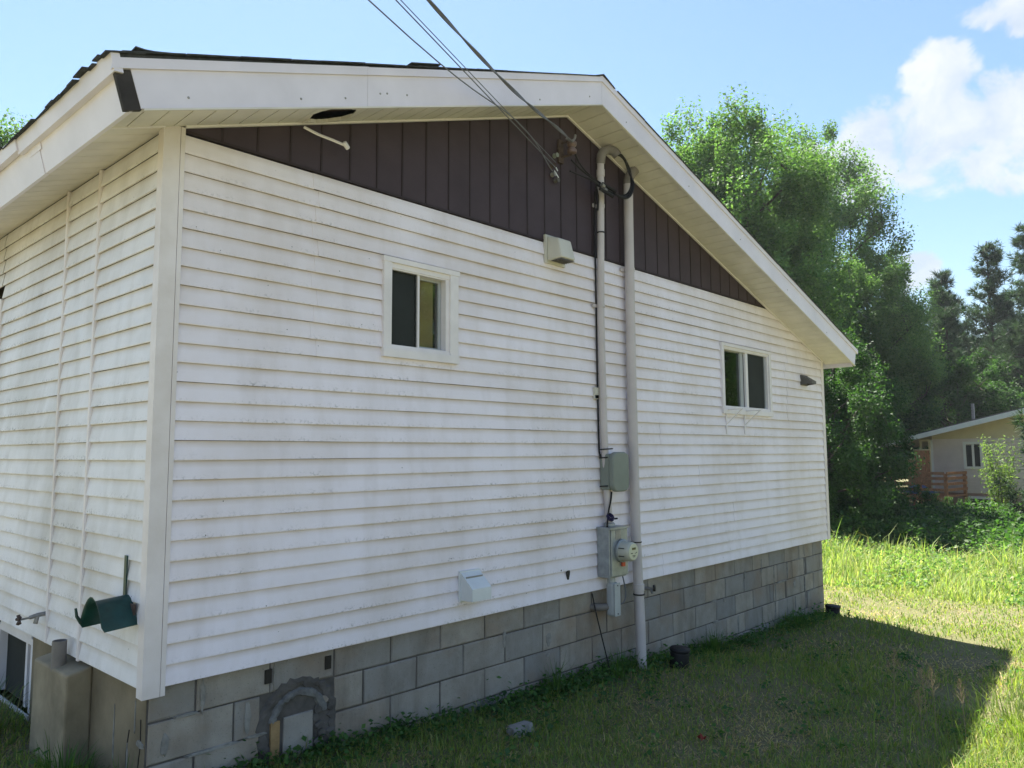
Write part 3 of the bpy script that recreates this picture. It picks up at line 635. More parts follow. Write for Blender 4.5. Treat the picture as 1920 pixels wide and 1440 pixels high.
# side foundation: parged
sf = G().box((0.03, 0.05, -1.4), (0.22, 1.80, 0.02)).box((0.03, 2.62, -1.4), (0.22, 8.9, 0.02)).box((0.03, 1.80, -1.4), (0.22, 2.62, -0.53)).make('side_foundation', M['parge'], house, ROT)
for (s, z, rs, rz, rot) in ((0.17, -0.17, 0.006, 0.10, 0), (0.43, -0.32, 0.007, 0.16, 0), (0.10, -0.29, 0.05, 0.018, 0), (0.25, -0.42, 0.006, 0.13, 0)):
    V = []; n = 12
    for yy, sc in ((0.031, 1.0), (0.026, 0.8)):
        for i in range(n): a = 2 * math.pi * i / n; q = 1 + random.uniform(-.25, .25); V.append((yy, s + rs * q * sc * math.cos(a), z + rz * q * sc * math.sin(a)))
    mesh('mortar_smear', V, [(i, (i + 1) % n, n + (i + 1) % n, n + i) for i in range(n)] + [tuple(range(n, 2 * n))], M['pale_mortar'], sf, ROT)
for pts in ([(0.028, 0.235, -0.25), (0.028, 0.26, -0.36), (0.028, 0.262, -0.48), (0.028, 0.28, -0.62)], [(0.028, 0.10, -0.17), (0.028, 0.098, -0.30), (0.028, 0.115, -0.40), (0.028, 0.12, -0.62)]):
    G().tube(curve_pts(pts, 9), 0.0028, 4).make('crack', M['ink'], sf, ROT)
bw = G().box((0.04, 1.80, -0.53), (0.14, 1.87, -0.06)).box((0.04, 2.56, -0.53), (0.14, 2.62, -0.06)).box((0.02, 1.80, -0.575), (0.16, 2.62, -0.53)).box((0.04, 1.87, -0.10), (0.14, 2.56, -0.03)).make('window', M['trim'], house, ROT)
G().box((0.06, 2.00, -0.53), (0.10, 2.04, -0.10)).make('mullion', M['trim'], bw, ROT)
G().box((0.09, 1.87, -0.53), (0.095, 2.0, -0.10)).box((0.09, 2.04, -0.53), (0.095, 2.56, -0.10)).make('pane', M['screen'], bw, ROT)

# ------------------------------------------------------------------ things fixed to the house
def T(name, loc, label, cat, group=None): return thing(name, loc, label, cat, group)
# concrete pier beside the basement window
pier = G().prism([(-0.115, -1.2), (0.03, -1.2), (0.03, -0.025), (-0.105, -0.055)], 1, 0.757, 1.30).make('concrete_pier', M['concrete'], None, ROT)
bv = pier.modifiers.new('bev', 'BEVEL'); bv.width = 0.012; bv.segments = 2
tag(pier, 'tan poured concrete pier against the side wall foundation', 'pier')
st = T('pipe_stub', ROT @ Vector((-0.068, 1.0, -0.045)), 'short open grey plastic pipe standing on the concrete pier', 'pipe')
smooth_angle(G().lathe([(0.038, -0.03), (0.038, 0.135), (0.033, 0.135), (0.033, 0.0)], (-0.068, 1.0, -0.045), (0, 0, 1), 18).make('pipe', M['pvc_dark'], st, ROT))
# outdoor tap on the side wall
tp = T('outdoor_tap', ROT @ Vector((-0.05, 1.36, 0.14)), 'old brass garden tap poking out of the side wall above the pier', 'tap')
smooth_angle(G().tube([(0.0, 1.455, 0.17), (-0.05, 1.46, 0.165), (-0.095, 1.465, 0.155)], [0.013, 0.014, 0.012], 8).tube([(-0.05, 1.46, 0.165), (-0.062, 1.46, 0.115)], [0.012, 0.014], 8).make('tap_body', M['steel'], tp, ROT))
smooth_angle(G().tube([(-0.095, 1.465, 0.155), (-0.145, 1.47, 0.15)], [0.007, 0.007], 6).make('stem', M['steel'], tp, ROT))
hd = G()
for i in range(5):
    a = 2 * math.pi * i / 5; hd.tube([(-0.145, 1.47, 0.15), (-0.15, 1.47 + 0.03 * math.cos(a), 0.15 + 0.03 * math.sin(a))], [0.006, 0.011], 6)
hd.make('handle', M['rust'], tp, ROT)
# green hose hanger near the corner
hh = T('hose_hanger', ROT @ Vector((-0.02, 0.22, 0.30)), 'dark green chipped metal hose hanger on the side wall by the corner post', 'hose hanger')
G().box((-0.024, 0.222, 0.40), (-0.017, 0.252, 0.63)).make('strap', M['green'], hh, ROT)
V = []; F = []; nn = 9
for i in range(nn + 1):
    t = i / nn; s_ = 0.075 + 0.29 * t; zc = 0.445 - 0.55 * (t - 0.5) ** 2 - 0.02 * t
    for (xx, dz) in ((-0.014, 0.0), (-0.09, -0.006), (-0.17, -0.012), (-0.185, 0.012)):
        V += [(xx, s_ , zc + dz), (xx, s_, zc + dz - 0.003)]
for i in range(nn):
    for j in range(3):
        q = i * 8 + j * 2; F += [(q, q + 2, q + 10, q + 8), (q + 1, q + 9, q + 11, q + 3)]
    q = i * 8; F += [(q, q + 8, q + 9, q + 1), (q + 6, q + 7, q + 15, q + 14)]
F += [(0, 1, 3, 2), (2, 3, 5, 4), (4, 5, 7, 6)] + [tuple(nn * 8 + v for v in f) for f in ((0, 2, 3, 1), (2, 4, 5, 3), (4, 6, 7, 5))]
sad = mesh('saddle', V, F, M['green'], hh, ROT); smooth_angle(sad, 60)
G().tube([(-0.18, 0.355, 0.30), (-0.20, 0.36, 0.335), (-0.205, 0.365, 0.375)], [0.010, 0.008, 0.006], 5).make('lip_prong', M['green'], hh, ROT)
G().box((-0.03, 0.10, 0.345), (-0.018, 0.15, 0.40)).make('back_plate', M['rust'], hh, ROT)
# upper exhaust hood
def hood_quad(g, back, front):
    """frustum between two rings of four points"""
    V = back + front; return g.add(V, [(0, 1, 5, 4), (1, 2, 6, 5), (2, 3, 7, 6), (3, 0, 4, 7), (4, 5, 6, 7), (3, 2, 1, 0)])
hv = T('exhaust_hood', (3.06, -0.03, 2.67), 'cream plastic exhaust hood with a grille under the brown gable boards', 'vent')
pl = G().box((2.955, -0.034, 2.672), (3.20, -0.012, 2.905)).make('wall_plate', M['ventwhite'], hv)
hb = hood_quad(G(), [(2.972, -0.034, 2.69), (3.185, -0.034, 2.69), (3.185, -0.034, 2.895), (2.972, -0.034, 2.895)], [(2.99, -0.175, 2.70), (3.165, -0.175, 2.70), (3.155, -0.135, 2.865), (3.0, -0.135, 2.865)]).make('hood', M['ventwhite'], hv)
bv = hb.modifiers.new('bev', 'BEVEL'); bv.width = 0.012; bv.segments = 2
gr = G()
for i in range(9): gr.box((3.0 + 0.018 * i, -0.165, 2.688), (3.004 + 0.018 * i, -0.06, 2.694))
for i in range(6): gr.box((2.995, -0.165 + 0.02 * i, 2.686), (3.16, -0.161 + 0.02 * i, 2.692))
gr.make('grille', M['bronze'], hv)
# lower dryer vent
dv = T('dryer_vent', (2.13, -0.02, 0.12), 'white sheet metal dryer vent low on the siding above the blocks', 'vent')
G().box((2.04, -0.03, 0.128), (2.232, -0.012, 0.335)).make('wall_plate', M['ventmetal'], dv)
g = G(); a, b = 2.048, 2.224
g.add([(a, -0.03, 0.14), (b, -0.03, 0.14), (b, -0.03, 0.325), (a, -0.03, 0.325), (a, -0.15, 0.145), (b, -0.15, 0.145), (b, -0.15, 0.225), (a, -0.15, 0.225)], [(3, 2, 6, 7), (4, 5, 6, 7), (0, 3, 7, 4), (1, 5, 6, 2)])
o_ = g.make('hood', M['ventmetal'], dv); sm = o_.modifiers.new('s', 'SOLIDIFY'); sm.thickness = 0.002
G().box((a + 0.01, -0.075, 0.150), (b - 0.01, -0.071, 0.30)).make('damper', M['steel'], dv)
# right-hand grey vent
rv = T('exhaust_hood', (8.0, -0.02, 1.98), 'small grey brown hooded vent near the far corner under the eave', 'vent')
G().box((7.86, -0.032, 1.985), (8.05, -0.012, 2.115)).make('wall_plate', M['bronze'], rv)
g = G().add([(7.875, -0.03, 1.99), (8.04, -0.03, 1.99), (8.04, -0.03, 2.105), (7.875, -0.03, 2.105), (7.885, -0.145, 2.0), (8.03, -0.145, 2.0), (8.03, -0.145, 2.035), (7.885, -0.145, 2.035)], [(3, 2, 6, 7), (4, 5, 6, 7), (0, 3, 7, 4), (1, 5, 6, 2)])
o_ = g.make('hood', M['bronze'], rv); sm = o_.modifiers.new('s', 'SOLIDIFY'); sm.thickness = 0.003
# vent pipe standing on the ground
vx, vy = 4.04, -0.095
vp = T('vent_pipe', (4.095, -0.10, -0.76), 'tall wide pale plastic pipe running from the ground up to the eave beside the meter', 'pipe')
smooth_angle(G().tube([(4.096, -0.10, -0.86), (4.090, -0.095, -0.3), (4.078, -0.075, 0.43), (4.066, -0.07, 1.85), (4.068, -0.07, 3.33), (4.074, -0.07, 3.61)], 0.0435, 24).make('pipe', M['pvc'], vp))
smooth_angle(G().lathe([(0.0435, -0.03), (0.05, -0.028), (0.05, 0.028), (0.0435, 0.03)], (4.086, -0.088, -0.03), (0, 0, 1), 24).make('coupling', M['pvc'], vp))
def strap(x, y, z, r, par, mat='pvc', h=0.03, ears=True, name='strap'):
    g = G().lathe([(r + 0.0, -h / 2), (r + 0.004, -h / 2), (r + 0.004, h / 2), (r, h / 2)], (x, y, z), (0, 0, 1), 20)
    if ears: g.box((x - r - 0.04, -0.034, z - h / 2), (x - r * 0.6, -0.022, z + h / 2))
    return smooth_angle(g.make(name, M[mat], par))
strap(4.067, -0.07, 2.80, 0.044, vp)
strap(4.079, -0.077, 0.36, 0.045, vp, 'black', 0.010, False, 'cable_tie'); strap(4.087, -0.09, -0.09, 0.047, vp, 'black', 0.012, False, 'cable_tie')
smooth_angle(G().tube(curve_pts([(4.074, -0.07, 3.60), (4.078, -0.075, 3.66), (4.095, -0.10, 3.71), (4.115, -0.12, 3.745)], 10), 0.047, 18).make('elbow', M['pvc_dark'], vp))
# service mast (conduit)
mx, my = 3.672, -0.06
def mastx(z): return float(np.interp(z, [0.5, 1.18, 2.28, 3.7], [3.716, 3.660, 3.640, 3.672]))
ma = T('service_mast', (3.70, my, 0.5), 'slim pale service conduit climbing from the meter box to the gable', 'conduit')
smooth_angle(G().tube([(mastx(z), my, z) for z in (0.50, 0.9, 1.3, 1.8, 2.3, 2.8, 3.3, 3.70)], 0.031, 18).make('conduit', M['pvc'], ma))
smooth_angle(G().tube(curve_pts([(3.672, my, 3.69), (3.664, -0.08, 3.765), (3.70, -0.11, 3.808), (3.755, -0.145, 3.80), (3.785, -0.165, 3.765)], 20), 0.040, 16).make('weatherhead', M['pvc_dark'], ma))
for z in (1.62, 2.41, 3.30): strap(mastx(z), my, z, 0.032, ma, 'pvc', 0.03)
strap(mastx(3.06), my, 3.06, 0.032, ma, 'black', 0.012, False, 'cable_tie')
strap(mastx(3.60), my, 3.60, 0.033, ma, 'pvc', 0.06, False, 'coupling')
G().box((3.575, -0.034, 1.60), (3.635, -0.014, 1.70)).make('bracket_plate', M['ventwhite'], ma)
# black cable clipped down beside the mast
cb = curve_pts([(3.60, -0.05, 3.42), (3.615, -0.03, 3.20), (3.618, -0.028, 2.6), (3.622, -0.026, 1.9), (3.628, -0.027, 1.3), (3.64, -0.03, 1.12), (3.655, -0.08, 1.10)], 40)
tag(smooth_angle(G().tube(cb, 0.008, 6).make('telephone_cable', M['black'])), 'thin black cable running down the left edge of the service conduit', 'cable')
# grey utility box
ub = T('cable_box', (3.72, -0.03, 0.80), 'grey green plastic cable box strapped over the service conduit', 'utility box')
o_ = G().box((3.645, -0.115, 0.83), (3.86, -0.018, 1.135)).make('back_box', M['greyenamel'], ub)
o_.data.materials.clear(); o_.data.materials.append(M['greybox']); bv = o_.modifiers.new('b', 'BEVEL'); bv.width = 0.012; bv.segments = 2
rp_ = []
for cx_, cz_, a0_ in ((3.798, 1.085, 0), (3.71, 1.085, 90), (3.71, 0.88, 180), (3.798, 0.88, 270)):
    for q_ in range(7): a_ = R(a0_ + 15 * q_); rp_.append((cx_ + 0.07 * math.cos(a_), cz_ + 0.065 * math.sin(a_)))
o_ = G().prism(rp_, 1, -0.168, -0.116).make('cover', M['greybox'], ub); bv = o_.modifiers.new('b', 'BEVEL'); bv.width = 0.012; bv.segments = 3; bv.limit_method = 'ANGLE'; smooth_angle(o_, 50)
for z in (1.17, 1.10, 0.86): smooth_angle(G().tube([(3.60, -0.05, z), (3.64, -0.10, z + 0.004), (3.70, -0.118, z + 0.008)], 0.006, 5).make('cable_tie', M['black'], ub))
dc = curve_pts([(3.70, -0.10, 0.815), (3.685, -0.10, 0.74), (3.655, -0.10, 0.66), (3.635, -0.105, 0.60), (3.63, -0.10, 0.54), (3.645, -0.09, 0.505)], 20)
tag(smooth_angle(G().tube(dc, 0.008, 6).make('drop_cable', M['black'])), 'short black drop cable between the cable box and the meter box', 'cable')
tg = T('tape_coil', (3.66, -0.10, 0.58), 'dark purple coil of taped wire on the conduit above the meter box', 'wire coil')
for i in range(7):
    a = i * 0.9; c = Vector((3.655, -0.115, 0.605)); u = Vector((math.cos(a), -0.4, math.sin(a))).normalized(); v = Vector((0, -0.5, 1)).cross(u).normalized()
    smooth_angle(G().tube([c + (u * math.cos(t) + v * math.sin(t)) * (0.026 + 0.002 * i) for t in np.linspace(0, 6.2, 14)], 0.004, 5).make('loop', M['purple'], tg))
G().tube([(3.675, -0.105, 0.588), (3.74, -0.125, 0.59)], 0.008, 5).make('clip', M['black'], tg)
# meter base and meter
mb = T('electric_meter', (3.71, -0.02, 0.10), 'galvanised electric meter box with a round glass meter on its cover', 'electric meter')
o_ = G().box((3.595, -0.145, 0.108), (3.828, -0.016, 0.512)).make('meter_box', M['galv'], mb); bv = o_.modifiers.new('b', 'BEVEL'); bv.width = 0.006; bv.segments = 2
o_ = G().box((3.609, -0.158, 0.118), (3.835, -0.146, 0.505)).make('box_cover', M['galv'], mb); bv = o_.modifiers.new('b', 'BEVEL'); bv.width = 0.006; bv.segments = 2
G().box((3.588, -0.165, 0.505), (3.84, -0.014, 0.522)).make('rain_lip', M['galv'], mb)
G().box((3.665, -0.1605, 0.42), (3.74, -0.158, 0.497)).make('cover_tab', M['steel'], mb)
smooth_angle(G().lathe([(0.036, 0.0), (0.047, 0.01), (0.047, 0.03), (0.036, 0.04)], (3.716, my, 0.515), (0, 0, 1), 20).make('hub', M['galv'], mb))
c0 = Vector((3.742, -0.158, 0.325))
smooth_angle(G().lathe([(0.092, 0.0), (0.096, 0.006), (0.096, 0.022), (0.09, 0.026)], c0, (0, -1, 0), 32).make('ring', M['galv'], mb))
md = smooth_angle(G().lathe([(0.084, 0.02), (0.083, 0.055), (0.080, 0.10), (0.074, 0.118), (0.066, 0.124)], c0, (0, -1, 0), 32).make('meter', M['meterglass'], mb))
smooth_angle(G().lathe([(0.068, 0.1245), (0.066, 0.127)], c0, (0, -1, 0), 32).make('face', M['meterface'], md))
yf = c0.y - 0.1285
def fp(x, z, w, h, mat, n): G().box((c0.x + x - w / 2, yf - 0.001, c0.z + z - h / 2), (c0.x + x + w / 2, yf + 0.0005, c0.z + z + h / 2)).make(n, M[mat], md)
fp(0.0, 0.026, 0.052, 0.018, 'lcd', 'display'); fp(-0.03, -0.01, 0.024, 0.006, 'ink', 'marking'); fp(0.02, -0.012, 0.012, 0.005, 'ink', 'marking'); fp(0.038, -0.008, 0.008, 0.008, 'ink', 'marking')
fp(0.0, -0.03, 0.044, 0.004, 'ink', 'marking'); fp(0.0, -0.04, 0.03, 0.004, 'ink', 'marking')
for z in (0.03, -0.035): G().box((c0.x - 0.0835, -0.245, c0.z + z - 0.003), (c0.x - 0.079, -0.19, c0.z + z + 0.003)).make('marking', M['ink'], md)
G().box((3.735, -0.175, 0.195), (3.775, -0.162, 0.232)).make('seal_tag', M['red'], mb)
o_ = G().box((3.835, -0.11, 0.11), (3.905, -0.02, 0.215)).make('junction_box', M['greyenamel'], mb)
# LB conduit body going into the foundation
lb = T('conduit_elbow', (3.70, -0.07, -0.24), 'grey conduit elbow fitting below the meter box entering the block wall', 'conduit')
o_ = G().box((3.655, -0.135, -0.215), (3.745, -0.05, 0.065)).make('body', M['greyenamel'], lb); bv = o_.modifiers.new('b', 'BEVEL'); bv.width = 0.028; bv.segments = 4; smooth_angle(o_, 50)
o_ = G().box((3.66, -0.145, -0.21), (3.74, -0.136, 0.06)).make('cover', M['greyenamel'], lb); bv = o_.modifiers.new('b', 'BEVEL'); bv.width = 0.004; bv.segments = 2
for z in (-0.19, 0.04): smooth_angle(G().lathe([(0.005, 0), (0.005, 0.004)], (3.70, -0.145, z), (0, -1, 0), 8).make('screw', M['ink'], lb))
smooth_angle(G().tube([(3.70, -0.08, 0.05), (3.70, -0.08, 0.115)], 0.034, 16).make('nipple', M['greyenamel'], lb))
smooth_angle(G().tube([(3.69, -0.07, -0.14), (3.60, -0.03, -0.14), (3.57, 0.05, -0.14)], 0.03, 12).make('wall_stub', M['pvc_dark'], lb))
gw = curve_pts([(3.88, -0.06, 0.12), (3.885, -0.09, -0.02), (3.865, -0.10, -0.10), (3.82, -0.09, -0.135), (3.76, -0.05, -0.12)], 20)
tag(smooth_angle(G().tube(gw, 0.006, 6).make('ground_wire', M['wire'])), 'looped bare grounding wire under the meter junction box', 'wire')
rod = curve_pts([(3.54, 0.0, -0.02), (3.56, -0.03, -0.20), (3.62, -0.07, -0.50), (3.68, -0.10, -0.76)], 12)
tag(smooth_angle(G().tube(rod, 0.006, 6).make('earth_cable', M['black'])), 'thin black cable slanting from the siding edge down to the grass', 'cable')
# hose tap on the blocks
ft = T('frost_tap', (4.33, -0.02, -0.13), 'small dark tap on the block wall just right of the tall pipe', 'tap')
smooth_angle(G().tube([(4.33, 0.03, -0.085), (4.335, -0.05, -0.085), (4.33, -0.07, -0.12)], [0.014, 0.016, 0.013], 8).make('tap_body', M['steel'], ft))
smooth_angle(G().lathe([(0.012, 0), (0.03, 0.004), (0.03, 0.02), (0.012, 0.024)], (4.345, -0.065, -0.075), (0.4, -1, 0.1), 10).make('handle', M['black'], ft))
# torn hole in the siding
hl = T('siding_hole', (3.215, -0.01, 0.13), 'small torn black hole in the siding left of the meter box', 'hole')
V = [(3.215 + 0.020 * math.cos(t) * (1 + .3 * math.sin(3 * t)), -0.0165, 0.172 + 0.048 * math.sin(t) * (1 + .2 * math.cos(2 * t))) for t in np.linspace(0, 2 * math.pi, 14, endpoint=False)]
mesh('torn_edge', V + [(v[0], -0.012, v[2]) for v in V], [tuple(range(14))] + [(i, (i + 1) % 14, 14 + (i + 1) % 14, 14 + i) for i in range(14)], M['ink'], hl)
smooth_angle(G().lathe([(0.008, 0), (0.006, 0.004)], (3.13, -0.013, 0.215), (0, -1, 0), 10).make('screw_hole', M['ink'], hl))
# flower box brackets under the right-hand window
for i, x in enumerate((5.885, 6.30)):
    br = T('shelf_bracket', (x, -0.05, 1.33), 'white metal shelf bracket under the wide window, ' + ('next to the tall pipe side' if i == 0 else 'next to the hooded vent side'), 'bracket', 'brackets under the wide window')
    G().box((x - 0.008, -0.026, 1.335), (x + 0.008, -0.016, 1.60)).make('upright', M['trim'], br)
    G().box((x - 0.008, -0.22, 1.592), (x + 0.008, -0.026, 1.602)).make('arm', M['trim'], br)
    G().tube([(x, -0.022, 1.44), (x, -0.20, 1.592)], 0.006, 6).make('brace', M['trim'], br)
# insulators and service drop
iz = T('service_insulator', (3.16, -0.05, 3.60), 'brown porcelain spool insulator on an iron bracket against the brown gable', 'insulator')
G().box((3.14, -0.03, 3.56), (3.20, -0.012, 3.76)).make('bracket', M['rust'], iz)
smooth_angle(G().tube([(3.17, -0.02, 3.73), (3.20, -0.12, 3.735)], 0.008, 6).tube([(3.17, -0.02, 3.61), (3.20, -0.12, 3.615)], 0.008, 6).make('arms', M['rust'], iz))
smooth_angle(G().lathe([(0.03, 0), (0.04, 0.006), (0.04, 0.03), (0.026, 0.045), (0.026, 0.055), (0.04, 0.07), (0.04, 0.094), (0.03, 0.10)], (3.20, -0.12, 3.625), (0, 0, 1), 18).make('spool', M['porcelain'], iz))
smooth_angle(G().tube(curve_pts([(3.10, -0.14, 3.72), (3.14, -0.17, 3.70), (3.19, -0.16, 3.74), (3.235, -0.13, 3.79)], 10), [0.010] * 8 + [0.016] * 2 if False else 0.010, 6).make('dead_end_clamp', M['steel'], iz))
lk = T('wire_knob_cluster', (3.07, -0.04, 3.40), 'cluster of old small wire knobs and clips on the gable boards below the spool', 'wire knob')
for (x, z, m) in ((3.09, 3.60, 'greybox'), (3.05, 3.50, 'rust'), (3.06, 3.43, 'steel'), (3.10, 3.39, 'bronze')):
    smooth_angle(G().lathe([(0.014, 0), (0.022, 0.01), (0.014, 0.03), (0.02, 0.045)], (x, -0.012, z), (0, -1, 0), 10).make('knob', M[m], lk))
G().tube([(3.055, -0.05, 3.455), (3.085, -0.07, 3.40)], 0.005, 5).tube([(3.075, -0.05, 3.49), (3.085, -0.06, 3.46)], 0.005, 5).make('clip', M['ventmetal'], lk)
POLE = Vector((-9.5, -3.6, 0)); PT = 5.9
def drop(name, a, b, end, r, mat, label, kn=None):
    pts = curve_pts([a] + ([kn] if kn else []) + [b, tuple((Vector(b) * 0.5 + Vector(end) * 0.5) + Vector((0, 0, -0.22))), end], 36)
    return tag(smooth_angle(G().tube(pts, r, 6).make(name, M[mat])), label, 'wire', 'overhead wires to the house')
pole_top = lambda dz, dy=0: (POLE.x, POLE.y + dy, PT + dz)
svc = drop('service_drop', (3.16, -0.16, 3.70), (1.03, -0.88, 3.642), pole_top(0.1), 0.006, 'wire', 'thick twisted overhead service cable ending at the brown spool insulator')
tw = [Vector(p) for p in curve_pts([(3.16, -0.16, 3.70), (1.03, -0.88, 3.642), tuple((Vector((1.03, -0.88, 3.642)) * 0.5 + Vector(pole_top(0.1)) * 0.5) + Vector((0, 0, -0.22))), pole_top(0.1)], 260)]
for ph in (0, math.pi):
    acc_ = 0; P = []
    for i, p_ in enumerate(tw):
        if i: acc_ += (p_ - tw[i - 1]).length
        P.append(p_ + Vector((0.3, 0.9, 0)).normalized() * 0.0075 * math.cos(acc_ * 7 + ph) + Vector((0, 0, 1)) * 0.0075 * math.sin(acc_ * 7 + ph))
    smooth_angle(G().tube(P, 0.0058, 5).make('twisted_conductor', M['wire'], svc))
drop('telephone_wire', (3.02, -0.06, 3.44), (0.70, -0.80, 3.52), pole_top(-0.9), 0.0045, 'wire', 'lowest thin overhead wire running past the fascia to the conduit splice', (2.30, -0.36, 3.52))
drop('telephone_wire', (3.06, -0.06, 3.48), (0.87, -0.80, 3.603), pole_top(-0.5, 0.05), 0.004, 'wire', 'middle thin overhead wire just left of the thick twisted cable')
drop('telephone_wire', (3.05, -0.07, 3.52), (0.905, -0.80, 3.617), pole_top(-0.3, 0.2), 0.003, 'wire', 'finest overhead wire close beside the middle thin wire')
up = T('utility_pole', (POLE.x, POLE.y, -0.5), 'wooden utility pole at the far end of the overhead wires', 'utility pole')
smooth_angle(G().lathe([(0.15, -0.3), (0.14, 2.0), (0.11, 7.4)], (POLE.x, POLE.y, -0.5), (0, 0, 1), 16).make('pole', M['polewood'], up))
G().box((POLE.x - 0.05, POLE.y - 0.5, PT + 0.2), (POLE.x + 0.05, POLE.y + 0.5, PT + 0.3)).make('crossarm', M['polewood'], up)
# splices and drip loops at the mast
sp = T('wire_splice', (3.66, -0.14, 3.40), 'bundle of black taped splices where the service wires meet the conduit', 'wire splice')
for i, (dx, dz) in enumerate(((0, 0), (0.02, -0.035), (0.04, 0.012), (-0.015, -0.05))):
    smooth_angle(G().tube([(3.54 + dx, -0.12 - 0.012 * i, 3.45 + dz), (3.70 + dx, -0.14 - 0.012 * i, 3.415 + dz)], [0.014, 0.017], 8).make('splice', M['black'], sp))
for i, (dx, dz) in enumerate(((0, 0), (0.03, -0.03))):
    smooth_angle(G().tube([(3.56 + dx, -0.15, 3.445 + dz), (3.595 + dx, -0.15, 3.436 + dz)], 0.018, 8).make('clamp', M['steel'], sp))
for i in range(3):
    d = 0.018 * i
    pts = curve_pts([(3.70, -0.15 - d, 3.41 - d * .6), (3.80, -0.16 - d, 3.405 - d * .8), (3.90, -0.17 - d, 3.44 - d * .8), (3.975 - d * .3, -0.17 - d, 3.535), (3.965 - d * .6, -0.17, 3.66), (3.90 - d * .4, -0.17, 3.745), (3.82, -0.17, 3.785 - d * .4), (3.78, -0.165, 3.77)], 30)
    tag(smooth_angle(G().tube(pts, 0.0095, 6).make('drip_loop', M['black'])), ('outermost', 'middle', 'innermost')[2 - i] + ' black drip loop cable curving from the weatherhead to the splices', 'cable', 'drip loops at the weatherhead')
for i in range(3):
    d = 0.02 * i
    pts = curve_pts([(3.20 - d, -0.13, 3.66 - d * 5), (3.35, -0.09 - d, 3.58 - d * 3), (3.48, -0.10 - d, 3.51 - d * 1.5), (3.59, -0.13, 3.465 - d)], 18)
    tag(smooth_angle(G().tube(pts, 0.0075, 5).make('service_lead', M['black'])), ('uppermost', 'middle', 'lowest')[i] + ' thin black lead from the gable insulators to the conduit splices', 'cable', 'leads across the gable')
pts = curve_pts([(3.55, -0.10, 3.44), (3.60, -0.08, 3.36), (3.615, -0.06, 3.25)], 8)
tag(smooth_angle(G().tube(pts, 0.009, 5).make('service_lead', M['black'])), 'black lead bending down beside the conduit below the splices', 'cable')
# black corrugated drain caps in the grass
for (x, y, r, h, lab) in ((4.42, -0.27, 0.085, 0.14, 'black corrugated drain pipe end in the grass beside the tall pipe'), (8.30, -0.12, 0.09, 0.11, 'black drain pipe cap at the far foundation corner')):
    z = float(gnd(x, y)); dr = T('drain_pipe', (x, y, z - 0.05), lab, 'drain')
    prof = [(r, -0.1)]
    for i in range(5): prof += [(r, h * i / 5), (r * 0.92, h * (i + 0.5) / 5)]
    prof += [(r * 1.04, h), (r * 1.04, h + 0.02), (r * 0.94, h + 0.028)]
    smooth_angle(G().lathe(prof, (x, y, z), (0.05, -0.05, 1), 22).make('pipe', M['black'], dr), 60)
# loose bits on the lawn
z = float(gnd(2.17, -0.45))
rb = T('broken_stone', (2.17, -0.45, z), 'flat pale piece of broken stone lying in the grass below the blocks', 'stone')
G().add([(2.08, -0.50, z), (2.25, -0.53, z), (2.27, -0.42, z), (2.12, -0.38, z), (2.09, -0.49, z + 0.055), (2.24, -0.51, z + 0.07), (2.25, -0.43, z + 0.06), (2.13, -0.40, z + 0.05)], [(4, 5, 6, 7), (0, 1, 5, 4), (1, 2, 6, 5), (2, 3, 7, 6), (3, 0, 4, 7)]).make('slab', M['pale_mortar'], rb)
z = float(gnd(2.84, -1.40))
lf = T('red_leaf', (2.84, -1.40, z), 'crumpled small red leaf lying on the shaded lawn', 'leaf')
V = []
for i in range(9):
    a = i * 0.7; V.append((2.84 + 0.026 * math.cos(a) * (1 if i % 2 else 0.6), -1.40 + 0.032 * math.sin(a) * (1 if i % 2 else 0.6), z + 0.055 + 0.02 * math.sin(i * 2.1)))
mesh('blade', V + [(2.84, -1.40, z + 0.05)], [(i, (i + 1) % 9, 9) for i in range(9)], M['redleaf'], lf)

# ------------------------------------------------------------------ the neighbour's house
NBM = Matrix.Translation((34.0, 4.75, -1.62)) @ Matrix.Rotation(R(-96), 4, 'Z')   # local x: along its gable (to the right), y: away, z from its grade
def nb(u, v, w): return NBM @ Vector((u, v, w))
nh = thing('house', nb(3.5, 3, 0), 'beige sided house with white fascia and wooden deck beyond the undergrowth', 'house')
def bx(g, a, b): return g.box(a, b, NBM)
n_wall = bx(G(), (-0.6, 0.0, 1.0), (8.4, 6.0, 3.25)).make('wall', M['nbwall'], nh)
for k in range(18):
    bx(G(), (-0.62, -0.03 + 0.0, 1.02 + 0.122 * k), (0.50, 0.0, 1.125 + 0.122 * k)).make('siding_board', M['nbwall'], n_wall)
    if 6 <= k <= 15: bx(G(), (1.32, -0.03, 1.02 + 0.122 * k), (8.42, 0.0, 1.125 + 0.122 * k)).make('siding_board', M['nbwall'], n_wall); bx(G(), (0.50, -0.03, 1.02 + 0.122 * k), (0.62, 0.0, 1.125 + 0.122 * k)).make('siding_board', M['nbwall'], n_wall)
    else: bx(G(), (0.50, -0.03, 1.02 + 0.122 * k), (8.42, 0.0, 1.125 + 0.122 * k)).make('siding_board', M['nbwall'], n_wall)
bx(G(), (-0.5, 0.05, -0.3), (8.3, 5.9, 1.0)).make('foundation', M['nbpink'], nh)
def rz_(u): return 3.10 + 0.235 * (u + 1.85)
rp = [(-2.5, rz_(-2.5)), (4.0, rz_(4.0)), (10.4, rz_(-2.5))]
def nprism(poly, v0, v1):
    V = [tuple(nb(u, v0, w)) for u, w in poly] + [tuple(nb(u, v1, w)) for u, w in poly]; n = len(poly)
    return G().add(V, [tuple(range(n)), tuple(range(n, 2 * n))[::-1]] + [(i, n + i, n + (i + 1) % n, (i + 1) % n) for i in range(n)])
